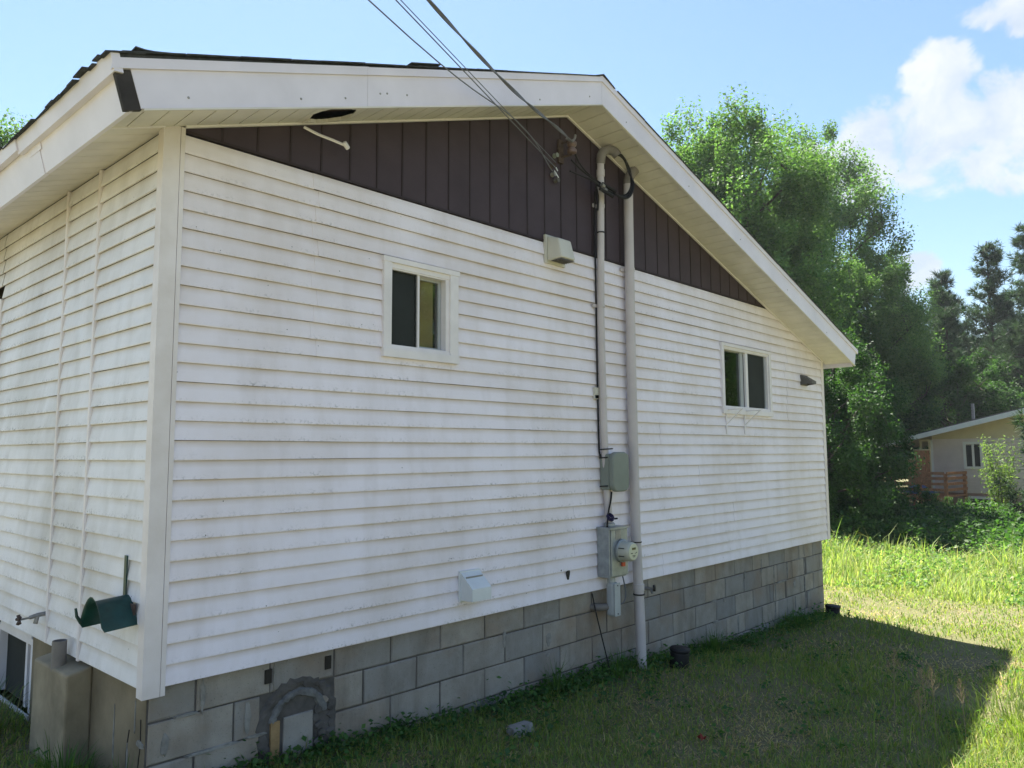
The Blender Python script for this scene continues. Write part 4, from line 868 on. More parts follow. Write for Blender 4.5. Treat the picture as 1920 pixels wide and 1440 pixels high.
nprism([(-0.6, 3.25), (8.4, 3.25), (8.4, rz_(-0.6)), (4.0, rz_(4.0)), (-0.6, rz_(-0.6))], 0.02, 5.9).make('gable', M['nbcream'], nh)
n_roof = nprism([(u, w + 0.10) for u, w in rp] + [(10.4, rp[0][1] + 0.14), (4.0, rp[1][1] + 0.16), (-2.5, rp[0][1] + 0.14)], -0.95, 6.6).make('roof', M['shingle'], nh)
for (a, b) in ((0, 1), (1, 2)):
    (u0, w0), (u1, w1) = rp[a], rp[b]
    nprism([(u0, w0 - 0.10), (u1, w1 - 0.10), (u1, w1 + 0.10), (u0, w0 + 0.10)], -0.98, -0.93).make('fascia', M['nbwhite'], n_roof)
    nprism([(u0, w0 - 0.02), (u1, w1 - 0.02), (u1, w1 + 0.02), (u0, w0 + 0.02)], -0.92, 6.5).make('soffit', M['nbcream'], n_roof)
bx(G(), (-0.64, -0.045, 1.0), (-0.56, 0.02, 3.2)).make('corner_post', M['nbwhite'], nh)
def nwin(u0, u1, w0, w1, v=-0.03, mid=True):
    g = G(); t = 0.10
    for a, b in (((u0, w0), (u0 + t, w1)), ((u1 - t, w0), (u1, w1)), ((u0 + t, w0), (u1 - t, w0 + t)), ((u0 + t, w1 - t), (u1 - t, w1))): bx(g, (a[0], v - 0.05, a[1]), (b[0], v + 0.03, b[1]))
    w = g.make('window', M['nbwhite'], nh)
    if mid: bx(G(), ((u0 + u1) / 2 - 0.04, v - 0.03, w0 + t), ((u0 + u1) / 2 + 0.04, v + 0.02, w1 - t)).make('mullion', M['nbwhite'], w)
    bx(G(), (u0 + t, v + 0.0, w0 + t), (u1 - t, v + 0.015, w1 - t)).make('pane', M['screen'], w)
nwin(0.62, 1.34, 2.0, 3.12); nwin(2.9, 3.9, 2.0, 3.12)
nwin(0.65, 2.25, -0.15, 0.88, 0.02)
# roof vent pipe with wire
bx(G(), (0.66, 1.0, 3.6), (0.76, 1.1, 4.75)).make('vent_stack', M['steel'], n_roof)
# deck
dk = thing('deck', nb(-0.4, -1.3, 0), 'weathered orange brown wooden deck with railings beside the beige house', 'deck')
for i in range(12): bx(G(), (-1.4, -2.35 + 0.17 * i, 0.92), (0.70, -2.2 + 0.17 * i, 0.965)).make('deck_board', M['wood'], dk)
for (u, v) in ((-1.38, -2.3), (-0.35, -2.3), (0.62, -2.3), (0.62, -0.3), (-1.38, -0.3)): bx(G(), (u, v, -0.35), (u + 0.11, v + 0.11, 1.85 if v < -1 else 1.8)).make('post', M['wood'], dk)
for i, w in enumerate((1.15, 1.38, 1.60, 1.80)):
    bx(G(), (-1.30, -2.34, w), (0.66, -2.30, w + 0.11)).make('rail', M['wood'], dk)
    bx(G(), (0.72, -2.3, w), (0.76, -0.2, w + 0.11)).make('rail', M['wood'], dk)
bx(G(), (-1.4, -2.37, 0.76), (0.72, -2.31, 0.915)).make('rim_joist', M['wood'], dk)
for i in range(6): bx(G(), (-2.6 + 0.2 * i, -1.9, 0.02 + 0.15 * i), (-2.32 + 0.2 * i, -0.9, 0.06 + 0.15 * i)).make('stair_tread', M['wood'], dk)
for v in (-1.95, -0.88):
    V0, V1 = nb(-2.7, v, 0.85), nb(-1.4, v, 1.85); G().tube([V0, V1], 0.05, 5).make('hand_rail', M['wood'], dk)
    bx(G(), (-2.75, v - 0.04, -0.3), (-2.65, v + 0.06, 0.9)).make('post', M['wood'], dk)
for nm, a, b, lab, m in (('cabinet', (-1.10, -0.6, 0.97), (-0.66, -0.15, 2.77), 'tall reddish brown wooden cabinet standing on the neighbour deck', 'wood'),):
    t_ = thing(nm, nb((a[0] + b[0]) / 2, -0.4, 0.97), lab, 'cabinet'); bx(G(), a, b).make('carcass', M[m], t_); bx(G(), (a[0] - 0.03, a[1] - 0.03, b[2]), (b[0] + 0.03, b[1] + 0.02, b[2] + 0.05)).make('top', M['nbcream'], t_); bx(G(), (a[0] + 0.06, a[1] - 0.02, 1.05), (b[0] - 0.06, a[1], 2.7)).make('door', M['wood'], t_)
t_ = thing('box_crate', nb(-1.25, -0.4, 0.97), 'pale wooden crate beside the tall cabinet on the deck', 'crate'); bx(G(), (-1.38, -0.6, 0.97), (-1.12, -0.2, 2.38)).make('carcass', M['board'], t_); bx(G(), (-1.40, -0.63, 2.38), (-1.11, -0.17, 2.43)).make('lid', M['nbcream'], t_)
t_ = thing('door_frame', nb(-0.85, -0.1, 0.97), 'pale open timber frame standing behind the tall cabinet', 'frame')
for a, b in (((-1.05, -0.12, 0.97), (-0.98, -0.04, 3.24)), ((-0.70, -0.12, 0.97), (-0.64, -0.04, 3.24)), ((-0.98, -0.12, 3.16), (-0.70, -0.04, 3.24))): bx(G(), a, b).make('timber', M['nbcream'], t_)
tp_ = nb(-0.6, -1.7, 0.965); tarp = thing('tarp', tp_, 'crumpled blue tarp heaped on the neighbour deck', 'tarp')
V = []; n = 7
for i in range(n):
    for j in range(n): V.append(tuple(nb(-1.2 + 1.2 * i / 6, -2.15 + 0.9 * j / 6, 0.985 + (0.38 * math.sin(math.pi * i / 6) * math.sin(math.pi * j / 6) + random.uniform(0, 0.07)))))
mesh('sheet', V, [(j * n + i, j * n + i + 1, (j + 1) * n + i + 1, (j + 1) * n + i) for j in range(n - 1) for i in range(n - 1)], M['blue'], tarp)

# ------------------------------------------------------------------ vegetation
camp = np.array(CAM); CRm = np.array(CR); FPX = 1388.82
def inview(P, m=420):
    q = (P - camp) @ CRm; y = np.maximum(q[:, 1], 1e-3)
    u = 960 + FPX * q[:, 0] / y; v = 720 - FPX * q[:, 2] / y
    return (q[:, 1] > 0.3) & (u > -m) & (u < 1920 + m) & (v > -m * 2) & (v < 1440 + m)
def blades(P, h, w, az, lean, curl, cols, mat, name):
    """tapered bent blades: 5 vertices, a quad and a triangle each"""
    N = len(P); d = np.c_[np.cos(az), np.sin(az), np.zeros(N)]; s = np.c_[-np.sin(az), np.cos(az), np.zeros(N)] * (w / 2)[:, None]
    up = np.array([0, 0, 1.0]); m = P + up * (h * 0.55 * np.cos(lean))[:, None] + d * (h * 0.55 * np.sin(lean))[:, None]
    l2 = np.minimum(lean + curl, 1.75); t = m + up * (h * 0.45 * np.cos(l2))[:, None] + d * (h * 0.45 * np.sin(l2))[:, None]
    V = np.stack([P - s, P + s, m + s * 0.75, m - s * 0.75, t], 1).reshape(-1, 3)
    b = np.arange(N)[:, None] * 5; L = np.concatenate([b + np.array([0, 1, 2, 3]), b + np.array([3, 2, 4])], 1)
    loops = L.ravel(); st = np.arange(N)[:, None] * 7 + np.array([0, 4]); tot = np.tile([4, 3], N)
    cc = np.repeat(cols[:, None, :], 5, 1); 
    return big_mesh(name, V, loops, st.ravel(), tot, cc.reshape(-1, 3), mat)
def vnoise(x, y, f, s=0):
    r = np.random.default_rng(100 + s); o = np.zeros_like(x)
    for i in range(6):
        a = r.uniform(0, 6.28); k = f * r.uniform(0.6, 1.7); o += np.sin(k * (x * math.cos(a) + y * math.sin(a)) + r.uniform(0, 6.28))
    return o / 6
def house_mask(P):
    """True outside the house footprint"""
    e = -0.0437 * P[:, 1]
    return ~((P[:, 1] > 0.035) & (P[:, 0] > e + 0.035) & (P[:, 0] < W - 0.14) & (P[:, 1] < DEPTH))
def polar(N, r0, r1, pw, a0=-52, a1=52):
    u = rng.random(N); k = 1 - pw; r = (r0 ** k + u * (r1 ** k - r0 ** k)) ** (1 / k)
    a = R(45.95) + np.radians(rng.uniform(a0, a1, N))      # azimuth from +y
    return camp[0] + r * np.sin(a), camp[1] + r * np.cos(a), r
def pick(palette, p, N):
    i = rng.choice(len(palette), N, p=p); c = np.array(palette)[i]; return c * rng.uniform(0.75, 1.25, (N, 1))
def meadow_edge(y): return 11.0 - 0.2 * y + 0.5 * np.sin(y * 1.7) + 0.3 * np.sin(y * 4.1 + 1)
def lawn(N):
    x, y, r = polar(N, 1.6, 15.0, 0.75); P = np.c_[x, y, gnd(x, y) - 0.006]
    k = inview(P) & house_mask(P) & (x < meadow_edge(y) + 0.6); P = P[k]; r = r[k]; n = len(P); x, y = P[:, 0], P[:, 1]
    dry = vnoise(x, y, 2.4, 1) + 0.8 * vnoise(x, y, 6.0, 2)
    bare = vnoise(x, y, 3.3, 3) + 0.6 * vnoise(x, y, 9, 4)
    keep = rng.random(n) > np.clip(bare * 1.1, 0, 0.85); P, r, dry, x, y = P[keep], r[keep], dry[keep], x[keep], y[keep]; n = len(P)
    lush = np.exp(-np.abs(y) / 0.25) * (x > 0) * (x < W) + 0.5 * np.clip(vnoise(x, y, 1.3, 9), 0, 1)
    tall = np.clip((-2.25 - 0.10 * (5 - x) - y) / 0.6, 0, 1) * (x > 3.0)
    h = rng.gamma(6, 0.0066, n) * (1 + 0.7 * lush + 2.4 * tall) + 0.010
    isdry = rng.random(n) < np.clip(0.28 + 0.65 * dry - 0.25 * lush - 0.2 * tall, 0.05, 0.85)
    c = pick([(0.155, 0.21, 0.05), (0.20, 0.245, 0.06), (0.11, 0.175, 0.05), (0.25, 0.25, 0.085)], [.35, .25, .25, .15], n)
    cd_ = pick([(0.36, 0.28, 0.13), (0.27, 0.20, 0.11), (0.42, 0.35, 0.18)], [.45, .35, .2], n); c[isdry] = cd_[isdry]
    lean = np.abs(rng.normal(0.42, 0.3, n)); lean[isdry] = rng.uniform(0.7, 1.5, isdry.sum())
    return blades(P, h, (0.0028 + 0.0008 * r) * rng.uniform(0.7, 1.3, n), rng.uniform(0, 6.28, n), lean, rng.uniform(0.1, 0.9, n), c, M['grass'], 'lawn_grass')
def stuff(name, me, label, cat): return tag(link(name, me, None), label, cat, None, 'stuff')
stuff('lawn_grass', lawn(430000), 'patchy mown green and straw lawn beside the house', 'grass')
def meadow(N):
    x, y, r = polar(N, 9.5, 21, 0.3, 12, 50); P = np.c_[x, y, gnd(x, y) - 0.01]
    k = inview(P) & (x > meadow_edge(y) - 0.4 * rng.random(N)) & (x < 19.5) ; P = P[k]; r = r[k]; n = len(P); x, y = P[:, 0], P[:, 1]
    ramp_ = np.clip((x - meadow_edge(y) + 0.5 * vnoise(x, y, 2.5, 7)) / 2.6, 0.12, 1)
    h = rng.gamma(5, 0.062, n) * ramp_ * np.clip(0.85 + 0.8 * vnoise(x, y, 1.5, 5) + 0.5 * vnoise(x, y, 5, 6), 0.3, 1.6)
    c = pick([(0.21, 0.28, 0.085), (0.26, 0.31, 0.10), (0.15, 0.23, 0.07), (0.36, 0.34, 0.17)], [.32, .28, .2, .2], n)
    return blades(P, h, 0.006 + 0.0007 * r * rng.uniform(0.5, 1.5, n), rng.uniform(0, 6.28, n), np.abs(rng.normal(0.3, 0.26, n)), rng.uniform(0, 1.1, n), c, M['grass'], 'meadow_grass')
stuff('meadow_grass', meadow(90000), 'tall bright sunlit uncut grass in front of the undergrowth', 'grass')
def leaves(P, size, nrm, cols, name, mat, aspect=0.5):
    """diamond leaves folded along the midrib"""
    N = len(P); nrm = nrm / np.linalg.norm(nrm, axis=1, keepdims=True)
    a = rng.normal(size=(N, 3)); a -= nrm * (a * nrm).sum(1, keepdims=True); a /= np.linalg.norm(a, axis=1, keepdims=True); b = np.cross(nrm, a)
    L = size[:, None]; V = np.stack([P - a * L * 0.5, P + b * L * aspect * 0.5 + nrm * L * 0.08, P + a * L * 0.5, P - b * L * aspect * 0.5 + nrm * L * 0.08], 1).reshape(-1, 3)
    q = np.arange(N)[:, None] * 4; loops = (q + np.array([0, 1, 2, 0, 2, 3])).ravel()
    return big_mesh(name, V, loops, np.arange(2 * N) * 3, np.full(2 * N, 3), np.repeat(cols[:, None, :], 4, 1).reshape(-1, 3), mat)
def weeds(N):
    """low broad leaves in clumps along the wall and through the lawn"""
    cx, cy, r = polar(420, 2.0, 9.0, 0.8); n0 = 240
    wx = np.concatenate([cx, rng.uniform(0.3, 8.3, n0)]); wy = np.concatenate([cy, -np.abs(rng.normal(0.0, 0.12, n0)) - 0.01]); i = rng.integers(0, len(wx), N)
    x = wx[i] + rng.normal(0, 0.06, N); y = wy[i] + rng.normal(0, 0.05, N); y = np.where((x > 0) & (x < W), np.minimum(y, -0.0), y)
    P = np.c_[x, y, gnd(x, y) + rng.gamma(2.5, 0.018, N)]; k = inview(P) & house_mask(P) & (x < 10.5); P = P[k]; n = len(P)
    nr = rng.normal(size=(n, 3)) * 0.6; nr[:, 2] = 1
    return leaves(P, rng.uniform(0.018, 0.05, n), nr, pick([(0.05, 0.12, 0.03), (0.075, 0.15, 0.035), (0.04, 0.09, 0.03)], [.4, .3, .3], n), 'lawn_weeds', M['leaf'], 0.7)
stuff('lawn_weeds', weeds(14000), 'low broad leaved weeds growing through the lawn and along the blocks', 'weeds')
def tuft(name, x, y, n, h, spread, label, cat, pal, group=None, stems=0):
    a = rng.uniform(0, 6.28, n); rr = np.abs(rng.normal(0, spread, n)); X = x + rr * np.cos(a); Y = y + rr * np.sin(a)
    if abs(y) < 0.4 and 0 < x < W: Y = np.minimum(Y, 0.0)
    P = np.c_[X, Y, gnd(X, Y) - 0.005]; c = pick(pal, np.ones(len(pal)) / len(pal), n)
    me = blades(P, rng.uniform(0.5, 1.1, n) * h, rng.uniform(0.004, 0.008, n), a, np.abs(rng.normal(0.28, 0.2, n)), rng.uniform(0.1, 1.0, n), c, M['grass'], name)
    me.transform(Matrix.Translation((-x, -y, -float(gnd(x, y))))); o = link(name, me, None, None, (x, y, float(gnd(x, y))))
    return tag(o, label, cat, group, 'stuff')
def meadow_herbs(N):
    x, y, r = polar(N, 10.5, 21, 0.3, 12, 50); k = (x > meadow_edge(y) + 0.2) & (x < 18.5) & (vnoise(x, y, 2.2, 41) + 0.6 * vnoise(x, y, 6, 42) > 0.12); x, y = x[k], y[k]; n = len(x)
    P = np.c_[x, y, gnd(x, y) + rng.random(n) ** 0.7 * np.clip((x - meadow_edge(y)) / 2.6, 0.15, 1) * rng.uniform(0.25, 0.62, n)]; P = P[inview(P)]; n = len(P)
    nr = rng.normal(size=(n, 3)) * 0.8; nr[:, 2] += 0.7
    return leaves(P, rng.uniform(0.035, 0.09, n), nr, pick([(0.13, 0.22, 0.06), (0.18, 0.26, 0.075), (0.10, 0.18, 0.06), (0.30, 0.31, 0.16)], [.35, .3, .25, .1], n), 'meadow_herbs', M['leaf'], 0.5)
stuff('meadow_herbs', meadow_herbs(60000), 'leafy weeds mixed through the tall sunlit grass', 'weeds')
GP = [(0.05, 0.11, 0.025), (0.08, 0.15, 0.03), (0.06, 0.12, 0.03)]
YP = [(0.16, 0.22, 0.05), (0.20, 0.25, 0.06), (0.12, 0.18, 0.04)]
tuft('grass_tuft', 3.0, -0.07, 60, 0.34, 0.06, 'tuft of long grass against the blocks left of the conduit elbow', 'grass tuft', GP)
tuft('grass_tuft', 3.75, -0.10, 110, 0.24, 0.12, 'dark weedy tuft at the foot of the tall pipe', 'grass tuft', GP)
tuft('grass_tuft', 5.35, -0.10, 220, 0.26, 0.14, 'thick green tuft against the blocks beyond the drain pipe', 'grass tuft', GP)
tuft('grass_tuft', 7.2, -0.14, 220, 0.22, 0.25, 'low wide tuft along the blocks near the far corner', 'grass tuft', GP)
tuft('grass_tuft', -0.42, 1.75, 500, 0.34, 0.22, 'big clump of long grass beside the concrete pier', 'grass tuft', GP + [(0.17, 0.15, 0.06)])
tuft('grass_tuft', -0.18, 0.55, 260, 0.26, 0.12, 'clump of grass at the parged foundation between pier and corner', 'grass tuft', GP)
tuft('grass_tuft', -0.05, 0.12, 90, 0.25, 0.06, 'small grass clump at the very corner of the foundation', 'grass tuft', GP)
def seed_grass(x, y, h, label):
    t = thing('seed_grass', (x, y, float(gnd(x, y))), label, 'grass stem', 'seeding grass stems'); z = float(gnd(x, y)); lx, ly = random.uniform(-.05, .05), random.uniform(-.05, .05)
    pts = curve_pts([(x, y, z - 0.02), (x + lx * .4, y + ly * .4, z + h * 0.5), (x + lx, y + ly, z + h)], 8)
    G().tube(pts, 0.0022, 4).make('stem', M['straw'], t)
    g = G()
    for i in range(34):
        f = 0.62 + 0.38 * i / 34; a = i * 2.4; p = Vector((x + lx * f, y + ly * f, z + h * f)); q = p + Vector((math.cos(a), math.sin(a), 0.9)) * (0.055 * (1.05 - (f - 0.62) / 0.38))
        g.tube([p, q], 0.0011, 3, False); g.add([tuple(q + Vector((0.005, 0, 0))), tuple(q + Vector((0, 0.005, 0.0))), tuple(q + Vector((-0.003, -0.003, 0.014)))], [(0, 1, 2)])
    g.make('seed_head', M['straw'], t)
M['straw'] = simple('dry_straw', (0.33, 0.26, 0.16), 0.8, 0.1, 0.2, 20.0)
for i, (x, y, h, l) in enumerate(((4.15, -2.12, 0.52, 'tallest seeding grass stem with a loose head in the shaded lawn'), (4.32, -2.28, 0.40, 'thin seeding grass stem beside the tallest one'), (4.0, -2.42, 0.50, 'bushy seeding grass stem at the shadow edge'), (4.15, -2.55, 0.42, 'leaning seeding grass stem just inside the sunlit patch'), (3.85, -2.38, 0.36, 'short seeding grass stem in front of the shadow edge'))): seed_grass(x, y, h, l)
for (x, y, h, l) in ((3.55, -2.18, 0.34, 'long bright grass blades standing up from the shaded lawn'), (3.7, -2.32, 0.30, 'second clump of long bright blades beside the seeding stems')): tuft('grass_tuft', x, y, 9, h, 0.03, l, 'grass tuft', YP)
tuft('grass_tuft', 4.75, -2.85, 420, 0.34, 0.33, 'lush sunlit clump of tall grass at the edge of the house shadow', 'grass tuft', YP)

# --- trees
def branch_mesh(segs, mat, name, sides=6):
    g = G()
    for pts, rs in segs: g.tube(pts, rs, sides)
    me = bpy.data.meshes.new(name); me.from_pydata(g.V, [], g.F); me.polygons.foreach_set('use_smooth', [True] * len(me.polygons)); me.materials.append(mat); me.update(); return me
def broadleaf(seed, H, RX, base, nclump, nleaf, lsize, pal, flare=1.0, upw=0.35, name='crown'):
    """trunk and crown meshes with the origin at the foot"""
    r = np.random.default_rng(seed); segs = []; tr = []
    for i in range(7):
        f = i / 6; tr.append((0.25 * math.sin(2.1 * f + seed) * f * H * 0.1, 0.2 * math.cos(1.7 * f + seed) * f * H * 0.1, -0.2 + f * H * 0.86))
    segs.append((tr, [0.022 * H * (1 - 0.85 * i / 6) for i in range(7)]))
    cz = base + (H - base) * 0.5; RZ = (H - base) * 0.5; cen = []
    limbs = []
    for i in range(13):
        f = 0.28 + 0.6 * i / 12; p0 = Vector(tr[int(f * 6)]).lerp(Vector(tr[min(6, int(f * 6) + 1)]), f * 6 - int(f * 6)); a = i * 2.4 + seed
        L = RX * (0.95 - 0.55 * abs(f - 0.42)) * r.uniform(0.7, 1.1); tip = p0 + Vector((math.cos(a) * L, math.sin(a) * L, L * r.uniform(0.3, 0.9)))
        mid = p0.lerp(tip, 0.5) + Vector((0, 0, -0.08 * L)); limbs.append((p0, mid, tip)); segs.append(([p0, mid, tip], [0.008 * H * (1 - .5 * f), 0.005 * H * (1 - .4 * f), 0.0015 * H]))
    while len(cen) < nclump:
        v = r.normal(size=3); v /= np.linalg.norm(v); rad = r.uniform(0.25, 1.0) ** 0.45
        lump = 1 + 0.16 * math.sin(3 * math.atan2(v[1], v[0]) + seed) * (1 - abs(v[2])) + r.normal(0, 0.07)
        wz = 1.0 if v[2] > 0 else flare
        p = np.array([v[0] * RX * rad * lump * wz, v[1] * RX * rad * lump * wz, cz + v[2] * RZ * rad * lump])
        if p[2] < 0.25: continue
        cen.append(p)
    cen = np.array(cen)
    for p in cen[::2]:
        j = min(range(len(limbs)), key=lambda k: min((Vector(p) - limbs[k][1]).length, (Vector(p) - limbs[k][2]).length)); a = limbs[j][1] if (Vector(p) - limbs[j][1]).length < (Vector(p) - limbs[j][2]).length else limbs[j][2]
        segs.append(([a, a.lerp(Vector(p), 0.5) + Vector((0, 0, -0.05)), Vector(p)], [0.0022 * H, 0.0015 * H, 0.0005 * H]))
    out = cen - np.array([0, 0, cz - RZ * 0.5]); out /= np.linalg.norm(out, axis=1, keepdims=True); out[:, 2] += upw; out /= np.linalg.norm(out, axis=1, keepdims=True)
    k = r.integers(0, nclump, nleaf); cs = RX * r.uniform(0.06, 0.14, nclump)
    d = r.normal(size=(nleaf, 3)) * cs[k][:, None]; d = np.clip(d, -1.5 * cs[k][:, None], 1.5 * cs[k][:, None]); along = np.minimum(np.abs(r.normal(0, 1.0, nleaf)), 2.0) * cs[k] - cs[k] * 0.5
    P = cen[k] + d * 0.72 + out[k] * along[:, None]
    nr = r.normal(size=(nleaf, 3)) * 0.75 + out[k] * 0.5 + np.array([0, 0, 0.7])
    ctone = r.uniform(0.72, 1.28, (nclump, 1)); c = np.array(pal)[r.integers(0, len(pal), nleaf)] * ctone[k] * r.uniform(0.8, 1.2, (nleaf, 1))
    return branch_mesh(segs, M['bark'], 'trunk'), leaves(P, lsize * r.uniform(0.6, 1.3, nleaf), nr, c, name, M['leaf'], 0.5)
def conifer(seed, H, RX, bare, pal, name='crown'):
    r = np.random.default_rng(seed); segs = [([(0, 0, -0.3), (0.05, 0.03, H * 0.5), (0, 0, H)], [0.014 * H, 0.010 * H, 0.002 * H])]; B = []; D = []; S = []
    z = bare * H
    while z < H * 0.99:
        f = (z - bare * H) / (H * (1 - bare)); L0 = RX * (1 - f) ** 0.75 * (0.75 + 0.25 * math.sin(f * 9 + seed)) + 0.25
        if f < 0.12: L0 *= 0.6
        for i in range(r.integers(4, 7)):
            a = r.uniform(0, 6.28); L = L0 * r.uniform(0.55, 1.12); e = r.uniform(-0.05, 0.35) + 0.45 * f; dr = Vector((math.cos(a), math.sin(a), 0))
            p0 = Vector((0, 0, z)); p1 = p0 + dr * L * 0.6 + Vector((0, 0, L * 0.6 * e - 0.03 * L)); p2 = p0 + dr * L + Vector((0, 0, L * e + 0.12 * L)); segs.append(([p0, p1, p2], [0.012 * L + 0.012, 0.008 * L + 0.006, 0.004]))
            for t in np.linspace(0.35, 1.0, max(3, int(L * 3.4))):
                q = p0.lerp(p1, t / 0.6) if t < 0.6 else p1.lerp(p2, (t - 0.6) / 0.4)
                for j in range(3):
                    o = np.array(q) + r.normal(0, 0.10 + 0.05 * L, 3) * np.array([1, 1, 0.55]); B.append(o); D.append(np.array([dr.x, dr.y, 0.9]) + r.normal(0, 0.35, 3)); S.append(r.uniform(0.28, 0.52))
        z += H * r.uniform(0.022, 0.036)
    B, D, S = np.array(B), np.array(D), np.array(S); n = 16; N = len(B)
    D /= np.linalg.norm(D, axis=1, keepdims=True)
    P = np.repeat(B, n, 0); dirs = np.repeat(D, n, 0) * 0.75 + r.normal(size=(N * n, 3)) * 0.62; dirs /= np.linalg.norm(dirs, axis=1, keepdims=True); ln = np.repeat(S, n) * r.uniform(0.6, 1.2, N * n)
    sd_ = np.cross(dirs, r.normal(size=(N * n, 3))); sd_ /= np.linalg.norm(sd_, axis=1, keepdims=True)
    V = np.stack([P - sd_ * 0.022, P + sd_ * 0.022, P + dirs * ln[:, None]], 1).reshape(-1, 3)
    c = np.repeat(np.array(pal)[r.integers(0, len(pal), N)] * r.uniform(0.7, 1.3, (N, 1)), n * 3, 0)
    return branch_mesh(segs, M['pinebark'], 'trunk', 5), big_mesh(name, V, np.arange(N * n * 3), np.arange(N * n) * 3, np.full(N * n, 3), c, M['needle'])
ASH = [(0.085, 0.155, 0.052), (0.105, 0.178, 0.06), (0.066, 0.128, 0.046), (0.125, 0.195, 0.066)]
DK = [(0.038, 0.085, 0.024), (0.05, 0.10, 0.028), (0.03, 0.07, 0.022)]
PN = [(0.040, 0.075, 0.035), (0.05, 0.085, 0.04), (0.03, 0.06, 0.032)]
def tree(name, mm, x, y, label, group, s=1.0, rz=0.0, sz=None, z=None):
    z = float(gnd(x, y)) - 0.05 if z is None else z; t = thing(name, (x, y, z), label, 'tree', group)
    for nm, me in zip(('trunk', 'crown'), mm): link(nm, me, None, t, None, Matrix.Translation((x, y, z)) @ Matrix.Rotation(rz, 4, 'Z') @ Matrix.Diagonal((s, s, sz or s, 1)))
    return t
tA = broadleaf(3, 11.6, 3.0, 1.6, 330, 170000, 0.105, ASH, 1.0)
tB = broadleaf(8, 9.6, 2.7, 1.0, 290, 140000, 0.10, ASH, 1.15)
tD = broadleaf(15, 6.6, 2.6, 0.3, 140, 60000, 0.115, DK, 1.2, 0.1)
tS = broadleaf(21, 2.2, 1.15, 0.05, 60, 9000, 0.10, DK + [(0.06, 0.12, 0.03)], 1.2, 0.1)
p1 = conifer(4, 15.5, 3.7, 0.12, PN); p2 = conifer(9, 14.0, 3.5, 0.14, PN); sp1 = conifer(14, 6.0, 1.9, 0.04, PN)
GD = 'leafy trees behind the house'; GP_ = 'pines on the skyline'
tree('ash_tree', tA, 26.3, 10.1, 'tall feathery green ash tree rising highest behind the roof slope', GD, 1.38, 0.4, 1.47)
tree('ash_tree', tB, 27.6, 12.8, 'green ash tree tucked directly behind the roof next to the tallest ash', GD, 1.6, 2.0)
tree('ash_tree', tB, 41.4, 12.3, 'broad green ash tree forming the shoulder below the tallest ash', GD, 1.70, 4.0, 2.12)
tree('ash_tree', tA, 37.4, 9.0, 'lower green ash tree between the broad ash and the dark pines', GD, 0.98, 1.2, 1.08)
tree('ash_tree', tA, 34.6, 13.2, 'green ash tree standing behind the two front ash trees', GD, 1.35, 3.1)
tree('dark_maple', tD, 19.4, 4.3, 'dark leafy maple close to the far house corner', GD, 0.74, 0.2, 0.86)
tree('dark_maple', tD, 22.6, 5.3, 'dark leafy maple under the broad ash tree', GD, 0.8, 2.2, 0.95)
tree('dark_maple', tD, 28.5, 8.4, 'dark leafy maple left of the neighbour deck', GD, 1.05, 3.7)
tree('dark_maple', tD, 38.5, 10.0, 'dark leafy maple behind the beige house beside the pine trunks', GD, 1.25, 5.0)
tree('dark_maple', tD, 43.0, 6.5, 'rounded dark maple right behind the beige house roof', GD, 1.2, 1.0)
tree('pine_tree', p1, 51.4, 6.2, 'tall dark pine with a straight trunk rising behind the beige house', GP_, 1.02, 0.3)
tree('pine_tree', p2, 54.0, 9.4, 'slimmer dark pine left of the tall straight pine', GP_, 1.06, 1.1)
tree('pine_tree', p1, 49.3, 3.6, 'dark pine standing on the far side of the tall straight pine', GP_, 1.03, 2.6)
tree('pine_tree', p2, 54.8, 11.9, 'short dark pine next to the leafy ash trees', GP_, 0.88, 4.0)
tree('pine_tree', p1, 64.0, 7.8, 'distant dark pine showing between the two tall pines', GP_, 0.95, 5.2)
tree('pine_tree', p2, 57.0, 5.0, 'dark pine behind the tallest pines, its crown overlapping theirs', GP_, 1.0, 0.9)
tree('pine_tree', p2, 47.0, 7.6, 'dark pine with boughs low behind the beige house roof peak', GP_, 0.80, 3.3)
tree('pine_tree', p1, 58.0, 2.6, 'dark pine at the edge of the wood beyond the spruce', GP_, 1.05, 4.4)
tree('pine_tree', p2, 50.0, 8.6, 'dark pine filling the gap between the slim pine and the straight pine', GP_, 0.92, 5.5)
tree('spruce_tree', sp1, 25.0, -0.35, 'young spruce with drooping boughs in front of the beige house', None, 0.76, 0.5)
WOODS = [(57.3, 21.7), (63.2, 21.5), (58.9, 17.3), (69.2, 18.1), (66.8, 14.9), (75.7, 14.2), (68.2, 10.6), (77.1, 10.0), (71.8, 6.8), (81.4, 5.5), (57.4, 24.5), (76.0, 2.5)]
for i, (x, y) in enumerate(WOODS):
    tree('woodland_tree', (tB, p2, tA)[i % 3], x, y, 'far woodland tree of the dense wood closing the view behind the pines', 'far woodland trees', 0.85 + 0.1 * (i % 4), i * 1.3)
tree('ash_tree', tA, 2.05, 24.0, 'leafy tree whose crown shows past the shingled eave', None, 1.12, 2.5)
for i, (x, y, s) in enumerate(((24, -10.5, 0.9), (31, -13.0, 1.05), (17.5, -18, 1.0), (12.5, -17.0, 0.8))):
    tree('yard_tree', (tA, tB)[i % 2], x, y, 'leafy tree across the yard, mirrored in the gable windows', 'trees across the yard', s, i * 1.1)
def shrub(x, y, s, label, rz): return tree('shrub', tS, x, y, label, 'shrubs in front of the deck', s, rz)
